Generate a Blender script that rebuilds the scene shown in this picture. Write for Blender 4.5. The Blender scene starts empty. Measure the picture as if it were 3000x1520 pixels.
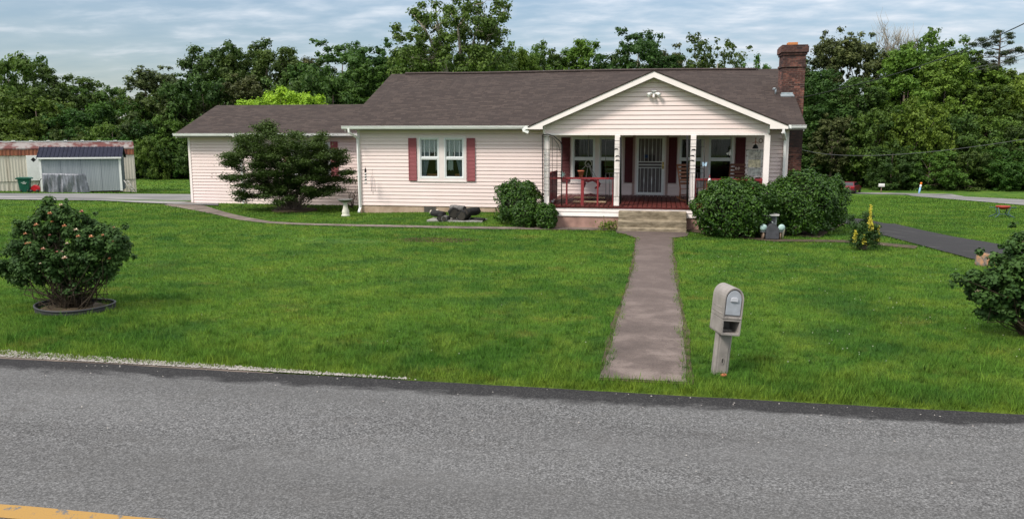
import bpy, math, random
import numpy as np
from math import sin, cos, tan, atan, sqrt, pi, radians
from mathutils import Vector, Matrix
SC = bpy.context.scene
COL = SC.collection

# ------------------------------------------------------------------ camera
F, CX, CY, HOR, H = 2380., 1500., 760., 397., 2.75
PIT = atan((CY-HOR)/F); YAW = atan(440./(F/cos(PIT)))
vh = np.array([-sin(YAW), cos(YAW), 0.]); vr = np.array([cos(YAW), sin(YAW), 0.]); vz = np.array([0, 0, 1.])
vf = vh*cos(PIT)-vz*sin(PIT); vu = vz*cos(PIT)+vh*sin(PIT); EYE = np.array([0, 0, H])
cam = bpy.data.objects.new('camera', bpy.data.cameras.new('camera')); COL.objects.link(cam)
cam.matrix_world = Matrix(((vr[0], vu[0], -vf[0], 0), (vr[1], vu[1], -vf[1], 0), (vr[2], vu[2], -vf[2], H), (0, 0, 0, 1)))
cam.data.sensor_width = 36; cam.data.lens = F/3000*36; cam.data.clip_end = 2000; cam.data.clip_start = .1
SC.camera = cam
# ------------------------------------------------------------------ view, sky, sun
SC.view_settings.view_transform = 'Standard'; SC.view_settings.look = 'None'
SC.view_settings.exposure = .10; SC.view_settings.gamma = 1
SUN_EL, SUN_AZ = 47, 220      # degrees; azimuth clockwise from +Y: from the left, towards the viewer
W = bpy.data.worlds.new('World'); SC.world = W; W.use_nodes = True
nt = W.node_tree; nt.nodes.clear()
def N(t, typ, **k):
    n = t.nodes.new(typ)
    for a, b in k.items(): setattr(n, a, b)
    return n
def L(t, a, b): t.links.new(a, b)
out = N(nt, 'ShaderNodeOutputWorld'); bg = N(nt, 'ShaderNodeBackground')
sky = N(nt, 'ShaderNodeTexSky', sky_type='NISHITA', sun_disc=False)
sky.sun_elevation = radians(SUN_EL); sky.sun_rotation = radians(SUN_AZ); sky.air_density = 1.0; sky.dust_density = .6
bg.inputs['Strength'].default_value = .1
geo = N(nt, 'ShaderNodeTexCoord'); sep = N(nt, 'ShaderNodeSeparateXYZ'); L(nt, geo.outputs['Generated'], sep.inputs[0])
def mth(t, op, a, b=None, clamp=False):
    n = N(t, 'ShaderNodeMath', operation=op); n.use_clamp = clamp
    for i, v in enumerate((a, b)):
        if v is None: continue
        if isinstance(v, (int, float)): n.inputs[i].default_value = v
        else: L(t, v, n.inputs[i])
    return n.outputs[0]
zc = mth(nt, 'MAXIMUM', sep.outputs[2], 0.0)
den = mth(nt, 'ADD', zc, .13)
comb = N(nt, 'ShaderNodeCombineXYZ'); L(nt, mth(nt, 'DIVIDE', sep.outputs[0], den), comb.inputs[0]); L(nt, mth(nt, 'DIVIDE', sep.outputs[1], den), comb.inputs[1])
mp = N(nt, 'ShaderNodeMapping'); L(nt, comb.outputs[0], mp.inputs[0]); mp.inputs['Rotation'].default_value = (0, 0, radians(-12)); mp.inputs['Scale'].default_value = (1.15, 1.7, 1)
nz = N(nt, 'ShaderNodeTexNoise'); L(nt, mp.outputs[0], nz.inputs['Vector']); nz.inputs['Scale'].default_value = 2.6; nz.inputs['Detail'].default_value = 7; nz.inputs['Roughness'].default_value = .56; nz.inputs['Distortion'].default_value = .15
nz2 = N(nt, 'ShaderNodeTexNoise'); L(nt, comb.outputs[0], nz2.inputs['Vector']); nz2.inputs['Scale'].default_value = .35; nz2.inputs['Detail'].default_value = 3
# thin veil cloud everywhere, denser to the right (+X)
cov = mth(nt, 'MULTIPLY', nz.outputs[0], 1.5); cov = mth(nt, 'ADD', cov, mth(nt, 'MULTIPLY', nz2.outputs[0], .9)); cov = mth(nt, 'ADD', cov, mth(nt, 'MULTIPLY', sep.outputs[0], .35))
cov = mth(nt, 'SUBTRACT', cov, .66); cov = mth(nt, 'MAXIMUM', mth(nt, 'MINIMUM', cov, .97), .25)
rampc = N(nt, 'ShaderNodeMix', data_type='RGBA'); L(nt, mth(nt, 'MULTIPLY', mth(nt, 'SUBTRACT', nz.outputs[0], .34), 3.1, True), rampc.inputs[0])
rampc.inputs[6].default_value = (4.1, 5.3, 6.7, 1); rampc.inputs[7].default_value = (7.6, 8.1, 8.8, 1)
mixs = N(nt, 'ShaderNodeMix', data_type='RGBA'); L(nt, cov, mixs.inputs[0]); L(nt, sky.outputs[0], mixs.inputs[6]); L(nt, rampc.outputs[2], mixs.inputs[7])
# an overcast dome is brighter overhead than at the horizon
zen = mth(nt, 'ADD', mth(nt, 'MULTIPLY', zc, 1.85), .80)
vm = N(nt, 'ShaderNodeVectorMath', operation='SCALE'); up_ = N(nt, 'ShaderNodeMapRange'); L(nt, zc, up_.inputs[0]); up_.inputs[1].default_value = .18; up_.inputs[2].default_value = .5; up_.inputs[4].default_value = .85
mixn = N(nt, 'ShaderNodeMix', data_type='RGBA'); L(nt, up_.outputs[0], mixn.inputs[0]); L(nt, mixs.outputs[2], mixn.inputs[6]); mixn.inputs[7].default_value = (6.6, 6.5, 6.5, 1); L(nt, mixn.outputs[2], vm.inputs[0]); L(nt, zen, vm.inputs['Scale'])
L(nt, vm.outputs[0], bg.inputs[0]); L(nt, bg.outputs[0], out.inputs[0])
sd = bpy.data.lights.new('sun', 'SUN'); sd.energy = 3.3; sd.angle = radians(13); sd.color = (1, .93, .84)
so = bpy.data.objects.new('sun', sd); COL.objects.link(so)
sdir = Vector((sin(radians(SUN_AZ))*cos(radians(SUN_EL)), cos(radians(SUN_AZ))*cos(radians(SUN_EL)), sin(radians(SUN_EL))))
so.rotation_euler = sdir.to_track_quat('Z', 'Y').to_euler(); so.location = (-20, -10, 30)

# ------------------------------------------------------------------ helpers
def sst(a, b, x):
    t = np.clip((np.asarray(x, float)-a)/(b-a), 0, 1); return t*t*(3-2*t)
def terr(x, y):
    x = np.asarray(x, float); y = np.asarray(y, float)
    wr = sst(5.2, 9.5, x)
    left = -1.85*np.clip((y-33)/27., 0, 1) - .12*sst(6, 12, -x)*sst(22, 29, y)*(1-np.clip((y-33)/27., 0, 1))
    right = -.0535*np.clip(y-20, 0, 88)
    return left*(1-wr)+right*wr
def ray(px, py): return vf*F+vr*(px-CX)-vu*(py-CY)
def PY(px, py, Y): d = ray(px, py); return EYE+d*(Y/d[1])
def PZ(px, py, z=0.): d = ray(px, py); return EYE+d*((z-H)/d[2])
def G(px, py):                       # where the sight line meets the ground
    d = ray(px, py); lo, hi = 2., 400.
    k = sqrt(d[0]**2+d[1]**2)
    for i in range(60):
        m = (lo+hi)/2; p = EYE+d*(m/k)
        if p[2] > terr(p[0], p[1]): lo = m
        else: hi = m
    p = EYE+d*(lo/k); return np.array([p[0], p[1], float(terr(p[0], p[1]))])
def PD(px, d, z=0.):                 # point at lateral pixel px and heading depth d
    lat = (px-CX)*d*cos(PIT)/F; p = vh*d+vr*lat; return np.array([p[0], p[1], z])

def tagit(o, label=None, cat=None, group=None, kind=None):
    if label: o['label'] = label
    if cat: o['category'] = cat
    if group: o['group'] = group
    if kind: o['kind'] = kind
    return o
def thing(name, label, cat, loc=(0, 0, 0), rot=(0, 0, 0), group=None):
    o = bpy.data.objects.new(name, None); COL.objects.link(o); o.location = [float(v) for v in loc]; o.rotation_euler = rot
    o.empty_display_size = .2
    return tagit(o, label, cat, group)

class MB:
    def __init__(s): s.v = []; s.f = []; s.sm = []
    def add(s, vs, fs, smooth=False):
        b = len(s.v); s.v += [tuple(map(float, p)) for p in vs]
        for f in fs: s.f.append(tuple(b+i for i in f)); s.sm.append(smooth)
        return s
    def quad(s, *p): return s.add(p, [tuple(range(len(p)))])
    def box(s, x0, x1, y0, y1, z0, z1):
        return s.add([(x0, y0, z0), (x1, y0, z0), (x1, y1, z0), (x0, y1, z0), (x0, y0, z1), (x1, y0, z1), (x1, y1, z1), (x0, y1, z1)],
                     [(0, 3, 2, 1), (4, 5, 6, 7), (0, 1, 5, 4), (1, 2, 6, 5), (2, 3, 7, 6), (3, 0, 4, 7)])
    def obox(s, c, sx, sy, sz, rz=0, rx=0, ry=0):
        M = Matrix.Translation(c) @ Matrix.Rotation(rz, 4, 'Z') @ Matrix.Rotation(ry, 4, 'Y') @ Matrix.Rotation(rx, 4, 'X')
        P = [M @ Vector((a*sx/2, b*sy/2, e*sz/2)) for a, b, e in ((-1, -1, -1), (1, -1, -1), (1, 1, -1), (-1, 1, -1), (-1, -1, 1), (1, -1, 1), (1, 1, 1), (-1, 1, 1))]
        return s.add(P, [(0, 3, 2, 1), (4, 5, 6, 7), (0, 1, 5, 4), (1, 2, 6, 5), (2, 3, 7, 6), (3, 0, 4, 7)])
    def tube(s, pts, r, n=6, smooth=True, cap=True):
        pts = [Vector(p) for p in pts]; rs = r if hasattr(r, '__len__') else [r]*len(pts)
        b = len(s.v); up = Vector((0, 0, 1)); prev = None
        for i, p in enumerate(pts):
            t = (pts[min(i+1, len(pts)-1)]-pts[max(i-1, 0)]).normalized()
            a = prev if prev is not None else (Vector((1, 0, 0)) if abs(t.z) > .9 else up)
            a = (a-t*a.dot(t)).normalized(); prev = a; c = t.cross(a)
            for k in range(n):
                th = 2*pi*k/n; s.v.append(tuple(p+(a*cos(th)+c*sin(th))*rs[i]))
        for i in range(len(pts)-1):
            for k in range(n):
                s.f.append((b+i*n+k, b+i*n+(k+1) % n, b+(i+1)*n+(k+1) % n, b+(i+1)*n+k)); s.sm.append(smooth)
        if cap:
            s.f.append(tuple(b+k for k in range(n))[::-1]); s.sm.append(False)
            s.f.append(tuple(b+(len(pts)-1)*n+k for k in range(n))); s.sm.append(False)
        return s
    def lathe(s, c, prof, n=20, sx=1, sy=1, smooth=True):   # prof: (r,z) list
        b = len(s.v)
        for r, z in prof:
            for k in range(n): th = 2*pi*k/n; s.v.append((c[0]+r*sx*cos(th), c[1]+r*sy*sin(th), c[2]+z))
        for i in range(len(prof)-1):
            for k in range(n): s.f.append((b+i*n+k, b+i*n+(k+1) % n, b+(i+1)*n+(k+1) % n, b+(i+1)*n+k)); s.sm.append(smooth)
        s.f.append(tuple(b+k for k in range(n))[::-1]); s.sm.append(False)
        s.f.append(tuple(b+(len(prof)-1)*n+k for k in range(n))); s.sm.append(False)
        return s
    def prism(s, prof, axis, a, b_):     # prof 2D closed; axis 'x': (y,z), 'y': (x,z), 'z': (x,y)
        def P(p, t): return {'x': (t, p[0], p[1]), 'y': (p[0], t, p[1]), 'z': (p[0], p[1], t)}[axis]
        n = len(prof); return s.add([P(p, a) for p in prof]+[P(p, b_) for p in prof],
            [tuple(range(n))[::-1], tuple(range(n, 2*n))]+[(i, (i+1) % n, n+(i+1) % n, n+i) for i in range(n)])
    def ball(s, c, r, sx=1, sy=1, sz=1, n=12, m=8):
        pr = [(sin(pi*i/m)*r+1e-4, -cos(pi*i/m)*r*sz) for i in range(m+1)]
        return s.lathe(c, pr, n, sx, sy)
    def rock(s, c, r, rng, n=9, m=6):
        k = [rng.uniform(.75, 1.2) for _ in range(3)]; b = len(s.v); s.ball(c, r, k[0], k[1], k[2]*.75, n, m)
        for i in range(b, len(s.v)):
            v = s.v[i]; q = .5*(sin(v[0]*37/r*.1+v[2]*40)+cos(v[1]*33+v[0]*21))
            s.v[i] = tuple(c[j]+(v[j]-c[j])*(1+.12*q) for j in range(3))
        return s
    def build(s, name, mat, parent=None, world=False, bevel=0, seg=2, recalc=True):
        me = bpy.data.meshes.new(name); off = Vector(parent.location) if (parent is not None and world) else Vector((0, 0, 0))
        if world and parent is not None and parent.parent is not None: off = Vector(parent['_o'])
        me.from_pydata(s.v, [], s.f); me.polygons.foreach_set('use_smooth', s.sm)
        uvs = np.zeros((len(me.loops), 2)); 
        for p in me.polygons:
            n = p.normal
            if abs(n.z) > .995: t = Vector((1, 0, 0)); w = Vector((0, 1, 0))
            else:
                t = Vector((-n.y, n.x, 0)).normalized(); w = n.cross(t)
                if w.z < 0: w = -w
            for li in p.loop_indices:
                q = me.vertices[me.loops[li].vertex_index].co; uvs[li] = (q.dot(t), q.dot(w))
        ul = me.uv_layers.new(name='UVMap'); ul.data.foreach_set('uv', uvs.ravel())
        if off.length: me.transform(Matrix.Translation(-off))
        for m in (mat if isinstance(mat, (list, tuple)) else [mat]): me.materials.append(m)
        o = bpy.data.objects.new(name, me); COL.objects.link(o)
        if parent: o.parent = parent; 
        if world: o['_o'] = list(off)
        if bevel:
            md = o.modifiers.new('bevel', 'BEVEL'); md.width = bevel; md.segments = seg; md.limit_method = 'ANGLE'; md.angle_limit = radians(40)
        return o

# ------------------------------------------------------------------ materials
def mat(name, col=(.5, .5, .5), rough=.6, metal=0, spec=.3, fn=None):
    m = bpy.data.materials.new(name); m.use_nodes = True; t = m.node_tree; b = t.nodes['Principled BSDF']
    b.inputs['Base Color'].default_value = (*col, 1); b.inputs['Roughness'].default_value = rough; b.inputs['Metallic'].default_value = metal
    b.inputs['Specular IOR Level'].default_value = spec
    if fn: fn(t, b)
    return m
def noise(t, scale, detail=3, rough=.5, vec=None, dist=0, coord='Object', sc=None):
    n = N(t, 'ShaderNodeTexNoise'); n.inputs['Scale'].default_value = scale; n.inputs['Detail'].default_value = detail
    n.inputs['Roughness'].default_value = rough; n.inputs['Distortion'].default_value = dist
    if vec is None: vec = N(t, 'ShaderNodeTexCoord').outputs[coord]
    if sc is not None:
        mm = N(t, 'ShaderNodeMapping'); mm.inputs['Scale'].default_value = sc; L(t, vec, mm.inputs[0]); vec = mm.outputs[0]
    L(t, vec, n.inputs['Vector']); return n.outputs[0]
def ramp(t, fac, stops):
    r = N(t, 'ShaderNodeValToRGB'); L(t, fac, r.inputs[0]); e = r.color_ramp.elements
    while len(e) < len(stops): e.new(.5)
    for i, (p, c) in enumerate(stops):
        e[i].position = p; e[i].color = (*c, 1) if len(c) == 3 else c
    return r.outputs[0]
def mixc(t, fac, a, b, blend='MIX'):
    m = N(t, 'ShaderNodeMix', data_type='RGBA', blend_type=blend)
    for i, v in ((0, fac), (6, a), (7, b)):
        if isinstance(v, (int, float)): m.inputs[i].default_value = v
        elif isinstance(v, tuple): m.inputs[i].default_value = (*v, 1) if len(v) == 3 else v
        else: L(t, v, m.inputs[i])
    return m.outputs[2]
def bump(t, b, h, st=.3, dist=.01):
    n = N(t, 'ShaderNodeBump'); n.inputs['Strength'].default_value = st; n.inputs['Distance'].default_value = dist
    L(t, h, n.inputs['Height']); L(t, n.outputs[0], b.inputs['Normal'])
def vary(col, amt=.15, scale=2., detail=4, bmp=0, bscale=60, sc=None, c2=None):
    def fn(t, b):
        n = noise(t, scale, detail, .6, sc=sc)
        a = tuple(c*(1-amt) for c in col); bb = c2 or tuple(min(1, c*(1+amt)) for c in col)
        L(t, ramp(t, n, [(.3, a), (.7, bb)]), b.inputs['Base Color'])
        if bmp: bump(t, b, noise(t, bscale, 3), bmp, .01)
    return fn
def vmat(name, col, amt=.15, scale=2., rough=.6, metal=0, spec=.3, **k): return mat(name, col, rough, metal, spec, vary(col, amt, scale, **k))

M = {}
def fn_siding(t, b):
    n = noise(t, .8, 5, .6, sc=(1, 1, .35)); n2 = noise(t, 9, 3, .6, sc=(.3, 1, 1))
    c = mixc(t, ramp(t, n, [(.35, (0, 0, 0)), (.75, (1, 1, 1))]), (.83, .69, .66), (.78, .635, .605))
    c = mixc(t, mth(t, 'MULTIPLY', ramp(t, n2, [(.45, (0, 0, 0)), (.8, (1, 1, 1))]), .25), c, (.70, .585, .53))
    L(t, c, b.inputs['Base Color'])
M['siding'] = mat('vinyl_siding', (.8, .7, .68), .5, fn=fn_siding)
M['trim'] = vmat('white_trim', (.86, .78, .75), .05, 3, .4)
M['gutter'] = vmat('gutter_white', (.82, .82, .8), .06, 3, .35)
M['casing'] = vmat('window_casing', (.76, .68, .66), .05, 3, .45)
M['frame'] = vmat('window_frame', (.72, .74, .74), .05, 4, .4)
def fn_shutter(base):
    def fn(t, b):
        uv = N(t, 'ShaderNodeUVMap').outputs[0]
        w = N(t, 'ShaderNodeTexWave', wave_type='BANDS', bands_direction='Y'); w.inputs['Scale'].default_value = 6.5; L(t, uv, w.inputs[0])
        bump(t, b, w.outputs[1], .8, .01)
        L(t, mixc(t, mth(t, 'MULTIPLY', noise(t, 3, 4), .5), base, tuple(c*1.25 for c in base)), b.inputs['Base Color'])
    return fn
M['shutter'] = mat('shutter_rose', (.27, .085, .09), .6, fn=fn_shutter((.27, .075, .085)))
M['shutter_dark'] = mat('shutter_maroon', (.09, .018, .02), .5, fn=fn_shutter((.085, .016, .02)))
def fn_shingle(t, b):
    uv = N(t, 'ShaderNodeUVMap').outputs[0]
    br = N(t, 'ShaderNodeTexBrick'); L(t, uv, br.inputs['Vector']); br.offset = .5
    br.inputs['Scale'].default_value = 1; br.inputs['Brick Width'].default_value = .31; br.inputs['Row Height'].default_value = .142
    br.inputs['Mortar Size'].default_value = .009; br.inputs['Mortar Smooth'].default_value = .3; br.inputs['Bias'].default_value = -.2
    br.inputs['Color1'].default_value = (.028, .020, .018, 1); br.inputs['Color2'].default_value = (.082, .061, .052, 1); br.inputs['Mortar'].default_value = (.018, .013, .012, 1)
    st = noise(t, .55, 5, .65); c = mixc(t, ramp(t, st, [(.35, (0, 0, 0)), (.7, (1, 1, 1))]), br.outputs[0], (.040, .031, .030), 'MIX')
    c = mixc(t, .45, br.outputs[0], c)
    g = noise(t, 130, 2); c = mixc(t, .35, c, ramp(t, g, [(.3, (.012, .009, .009)), (.7, (.095, .072, .063))]))
    lt = noise(t, 3.0, 4, .6, sc=(.5, .5, .5)); c = mixc(t, mth(t, 'MULTIPLY', ramp(t, lt, [(.6, (0, 0, 0)), (.85, (1, 1, 1))]), .35), c, (.13, .105, .095))
    L(t, c, b.inputs['Base Color']); bump(t, b, br.outputs[1], -.5, .012)
M['shingle'] = mat('asphalt_shingle', (.13, .1, .1), .9, spec=.2, fn=fn_shingle)
M['ridge'] = vmat('ridge_cap', (.06, .045, .042), .3, 8, .9)
def fn_brick(t, b):
    uv = N(t, 'ShaderNodeUVMap').outputs[0]
    br = N(t, 'ShaderNodeTexBrick'); L(t, uv, br.inputs['Vector'])
    br.inputs['Scale'].default_value = 1; br.inputs['Brick Width'].default_value = .2; br.inputs['Row Height'].default_value = .075
    br.inputs['Mortar Size'].default_value = .007; br.inputs['Bias'].default_value = 0
    br.inputs['Color1'].default_value = (.27, .105, .075, 1); br.inputs['Color2'].default_value = (.035, .017, .016, 1); br.inputs['Mortar'].default_value = (.17, .13, .11, 1)
    mo = noise(t, 9, 3, .6, sc=(1, 1, 1.8)); br_o = mixc(t, mth(t, 'MULTIPLY', ramp(t, mo, [(.42, (1, 1, 1)), (.52, (0, 0, 0))]), .6), br.outputs[0], (.04, .018, .016)); st = noise(t, 1.6, 5, .6); c = mixc(t, mth(t, 'MULTIPLY', ramp(t, st, [(.45, (0, 0, 0)), (.62, (1, 1, 1))]), .75), br_o, (.035, .022, .022))
    sz_ = N(t, 'ShaderNodeSeparateXYZ'); L(t, N(t, 'ShaderNodeTexCoord').outputs['Object'], sz_.inputs[0]); zz = mth(t, 'ADD', sz_.outputs[2], mth(t, 'MULTIPLY', noise(t, 2.5, 5, .7, sc=(1, 1, 2.5)), 1.1)); c = mixc(t, mth(t, 'MULTIPLY', ramp(t, mth(t, 'MULTIPLY', zz, .25), [(.60, (0, 0, 0)), (.72, (1, 1, 1)), (.86, (1, 1, 1)), (.92, (0, 0, 0))]), .8), c, (.022, .018, .018))
    L(t, c, b.inputs['Base Color']); bump(t, b, br.outputs[1], -.6, .01)
M['brick'] = mat('chimney_brick', (.2, .1, .08), .9, fn=fn_brick)
M['foundation'] = vmat('foundation_stucco', (.42, .29, .2), .3, 2.5, .9, bmp=.4, bscale=30, c2=(.5, .38, .29))
M['found_red'] = vmat('foundation_block', (.36, .22, .18), .3, 2.5, .9, bmp=.4)
M['steps'] = vmat('step_concrete', (.20, .16, .105), .4, 4, .95, bmp=.6, bscale=50, sc=(1, 1, 3), c2=(.36, .30, .215))
M['deck'] = vmat('deck_red', (.11, .022, .018), .4, 6, .5, c2=(.15, .036, .03))
M['railred'] = vmat('rail_red', (.22, .03, .035), .2, 5, .45)
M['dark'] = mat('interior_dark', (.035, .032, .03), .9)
M['black'] = mat('black_iron', (.012, .012, .013), .5)
M['white'] = vmat('white_paint', (.78, .78, .76), .06, 5, .45)
M['wood'] = vmat('rocker_wood', (.3, .12, .06), .3, 9, .5)
M['brownwood'] = vmat('weathered_wood', (.2, .14, .1), .3, 7, .8)
M['brass'] = mat('brass', (.5, .36, .12), .35, 1)
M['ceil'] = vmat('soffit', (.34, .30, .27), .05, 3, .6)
M['lace'] = mat('lace_curtain', (.8, .82, .8), .9)
M['drape'] = vmat('grey_drape', (.4, .44, .52), .3, 14, .9, sc=(3, 1, .3))
M['screen'] = vmat('door_screen', (.16, .14, .14), .15, 6, .8)
M['terracotta'] = vmat('terracotta', (.38, .11, .06), .2, 8, .8)
M['orangeclay'] = vmat('flue_clay', (.5, .2, .07), .15, 4, .8)
def fn_glass(t, b):
    t.nodes.remove(b); o = t.nodes['Material Output']; tr = N(t, 'ShaderNodeBsdfTransparent'); gl = N(t, 'ShaderNodeBsdfGlossy'); gl.inputs['Roughness'].default_value = .03; gl.inputs['Color'].default_value = (.65, .68, .7, 1)
    tr.inputs[0].default_value = (.82, .86, .85, 1)
    fr = N(t, 'ShaderNodeFresnel'); fr.inputs[0].default_value = 1.45; mx = N(t, 'ShaderNodeMixShader')
    L(t, fr.outputs[0], mx.inputs[0]); L(t, tr.outputs[0], mx.inputs[1]); L(t, gl.outputs[0], mx.inputs[2]); L(t, mx.outputs[0], o.inputs[0])
M['glass'] = mat('window_glass', fn=fn_glass)

# ground cover colour shared by the soil sheet and the blades (world position = object position)
def grass_col(t, gain=1.):
    co = N(t, 'ShaderNodeTexCoord').outputs['Object']
    a = noise(t, .22, 5, .6, vec=co); c_ = noise(t, 1.3, 5, .65, vec=co); d = noise(t, 6, 3, .6, vec=co)
    g = lambda r, gg, b_: (r*gain, gg*gain, b_*gain)
    c = mixc(t, ramp(t, a, [(.42, (0, 0, 0)), (.56, (1, 1, 1))]), g(.054, .134, .017), g(.094, .188, .024))
    c = mixc(t, ramp(t, c_, [(.45, (0, 0, 0)), (.75, (1, 1, 1))]), c, g(.165, .235, .030))
    sy_ = N(t, 'ShaderNodeSeparateXYZ'); L(t, co, sy_.inputs[0]); yy = mth(t, 'ADD', sy_.outputs[1], mth(t, 'MULTIPLY', noise(t, 2.2, 4, .6, vec=co), 1.2))
    c = mixc(t, mth(t, 'MULTIPLY', ramp(t, mth(t, 'SUBTRACT', mth(t, 'MULTIPLY', yy, .5), 4.3), [(.25, (1, 1, 1)), (.5, (0, 0, 0))]), .6), c, g(.17, .22, .022))
    y_ = noise(t, .8, 5, .7, vec=co, sc=(.8, 1.4, 1)); c = mixc(t, mth(t, 'MULTIPLY', ramp(t, y_, [(.58, (0, 0, 0)), (.68, (1, 1, 1))]), .55), c, g(.21, .20, .045))
    e_ = noise(t, .55, 4, .65, vec=co); c = mixc(t, mth(t, 'MULTIPLY', ramp(t, e_, [(.36, (1, 1, 1)), (.47, (0, 0, 0))]), .6), c, g(.030, .094, .019))
    c = mixc(t, mth(t, 'MULTIPLY', ramp(t, d, [(.3, (1, 1, 1)), (.5, (0, 0, 0))]), .6), c, g(.026, .066, .014))
    return c
def fn_lawn(t, b):
    c = grass_col(t, .9); s = noise(t, 14, 5, .7); c = mixc(t, ramp(t, s, [(.3, (.6, .6, .6)), (.55, (0, 0, 0))]), c, (.022, .055, .012))
    sp_ = N(t, 'ShaderNodeVectorMath', operation='SUBTRACT'); L(t, N(t, 'ShaderNodeTexCoord').outputs['Object'], sp_.inputs[0]); sp_.inputs[1].default_value = tuple(BPX)
    m2 = N(t, 'ShaderNodeVectorMath', operation='MULTIPLY'); L(t, sp_.outputs[0], m2.inputs[0]); m2.inputs[1].default_value = (.8, 1.8, 0)
    ln_ = N(t, 'ShaderNodeVectorMath', operation='LENGTH'); L(t, m2.outputs[0], ln_.inputs[0])
    fac = ramp(t, mth(t, 'ADD', ln_.outputs['Value'], mth(t, 'SUBTRACT', noise(t, 3, 4, .6), .5)), [(.75, (1, 1, 1)), (1.05, (0, 0, 0))]); c = mixc(t, fac, c, (.07, .045, .028))
    dr = noise(t, .9, 4, .6); L(t, c, b.inputs['Base Color']); bump(t, b, noise(t, 40, 4, .7), .8, .04)
BPX = (-5.85, 20.8, 0)
M['lawn'] = mat('lawn_ground', (.05, .12, .02), .95, spec=.1, fn=fn_lawn)
def leafmat(name, dark, light, rough=.55, trans=.25, objrand=.0, world=False, spec=.25):
    m = bpy.data.materials.new(name); m.use_nodes = True; t = m.node_tree; b = t.nodes['Principled BSDF']; o = t.nodes['Material Output']
    at = N(t, 'ShaderNodeAttribute', attribute_name='tint').outputs['Fac']
    if world: c = mixc(t, at, grass_col(t, .55), grass_col(t, 1.6))
    else: c = mixc(t, at, dark, light)
    if objrand:
        r = N(t, 'ShaderNodeObjectInfo').outputs['Random']
        hs = N(t, 'ShaderNodeHueSaturation'); L(t, c, hs.inputs['Color'])
        L(t, mth(t, 'ADD', mth(t, 'MULTIPLY', r, .05), .475), hs.inputs['Hue'])
        L(t, mth(t, 'ADD', mth(t, 'MULTIPLY', mth(t, 'FRACT', mth(t, 'MULTIPLY', r, 7.3)), objrand), 1-objrand/2), hs.inputs['Value']); c = hs.outputs[0]
    L(t, c, b.inputs['Base Color']); b.inputs['Roughness'].default_value = rough; b.inputs['Specular IOR Level'].default_value = spec
    tr = N(t, 'ShaderNodeBsdfTranslucent'); L(t, c, tr.inputs[0]); mx = N(t, 'ShaderNodeMixShader'); mx.inputs[0].default_value = trans
    L(t, b.outputs[0], mx.inputs[1]); L(t, tr.outputs[0], mx.inputs[2]); L(t, mx.outputs[0], o.inputs[0]); return m
M['blade'] = leafmat('grass_blade', 0, 0, world=True, rough=.7, trans=.35, spec=.08)
def fn_asphalt(dark, light, fine=90):
    def fn(t, b):
        co = N(t, 'ShaderNodeTexCoord').outputs['Object']
        f = noise(t, fine, 3, .75, vec=co); m_ = noise(t, 22, 4, .6, vec=co); l = noise(t, .5, 4, .6, vec=co)
        vo = N(t, 'ShaderNodeTexVoronoi'); vo.inputs['Scale'].default_value = 70; L(t, co, vo.inputs['Vector'])
        c = ramp(t, f, [(.36, dark), (.50, tuple((a+b_)/2 for a, b_ in zip(dark, light))), (.64, light)])
        c = mixc(t, .35, c, mixc(t, vo.outputs['Color'], dark, light)); c = mixc(t, .22, c, ramp(t, m_, [(.35, dark), (.65, light)]))
        c = mixc(t, mth(t, 'MULTIPLY', ramp(t, l, [(.35, (0, 0, 0)), (.7, (1, 1, 1))]), .3), c, tuple(x*.8 for x in light))
        L(t, c, b.inputs['Base Color']); bump(t, b, f, .5, .006)
    return fn
def fn_road(t, b):
    co = N(t, 'ShaderNodeTexCoord').outputs['Object']; se = N(t, 'ShaderNodeSeparateXYZ'); L(t, co, se.inputs[0])
    f = noise(t, 52, 3, .85, vec=co); f2 = noise(t, 17, 4, .7, vec=co); l = noise(t, .7, 5, .6, vec=co, sc=(.35, 1.6, 1)); l2 = noise(t, 2.6, 5, .65, vec=co)
    c = ramp(t, f, [(.40, (.014, .014, .014)), (.47, (.055, .055, .055)), (.56, (.15, .15, .151)), (.68, (.33, .33, .332))])
    c = mixc(t, .22, c, ramp(t, f2, [(.36, (.035, .035, .036)), (.66, (.24, .238, .236))]))
    c = mixc(t, mth(t, 'MULTIPLY', ramp(t, l, [(.35, (0, 0, 0)), (.7, (1, 1, 1))]), .45), c, (.15, .15, .15))
    c = mixc(t, mth(t, 'MULTIPLY', ramp(t, l2, [(.5, (0, 0, 0)), (.75, (1, 1, 1))]), .3), c, (.09, .085, .08))
    edge = mth(t, 'ADD', se.outputs[1], mth(t, 'MULTIPLY', mth(t, 'SUBTRACT', noise(t, 3.2, 6, .7, vec=co, sc=(.5, 1, 1)), .5), .75))
    m = N(t, 'ShaderNodeMapRange'); L(t, edge, m.inputs[0]); m.inputs[1].default_value = 8.08; m.inputs[2].default_value = 8.26
    dk = ramp(t, f, [(.36, (.008, .008, .009)), (.56, (.028, .027, .028)), (.72, (.10, .098, .096))])
    wv = noise(t, .9, 4, .55, vec=co, sc=(.12, 1.1, 1)); c = mixc(t, mth(t, 'MULTIPLY', ramp(t, wv, [(.42, (1, 1, 1)), (.58, (0, 0, 0))]), .35), c, (.075, .074, .073)); bl_ = noise(t, 1.4, 3, .5, vec=co, sc=(.7, 1.5, 1)); c = mixc(t, mth(t, 'MULTIPLY', ramp(t, bl_, [(.66, (0, 0, 0)), (.72, (1, 1, 1))]), .3), c, (.05, .048, .047))
    L(t, mixc(t, m.outputs[0], c, dk), b.inputs['Base Color']); bump(t, b, f, .6, .008)
M['road'] = mat('road_asphalt', rough=.85, spec=.2, fn=fn_road)
def fn_edge(t, b):
    fn_asphalt((.016, .016, .018), (.075, .075, .08))(t, b)
M['road_edge'] = mat('road_edge_asphalt', rough=.9, fn=fn_edge)
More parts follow.
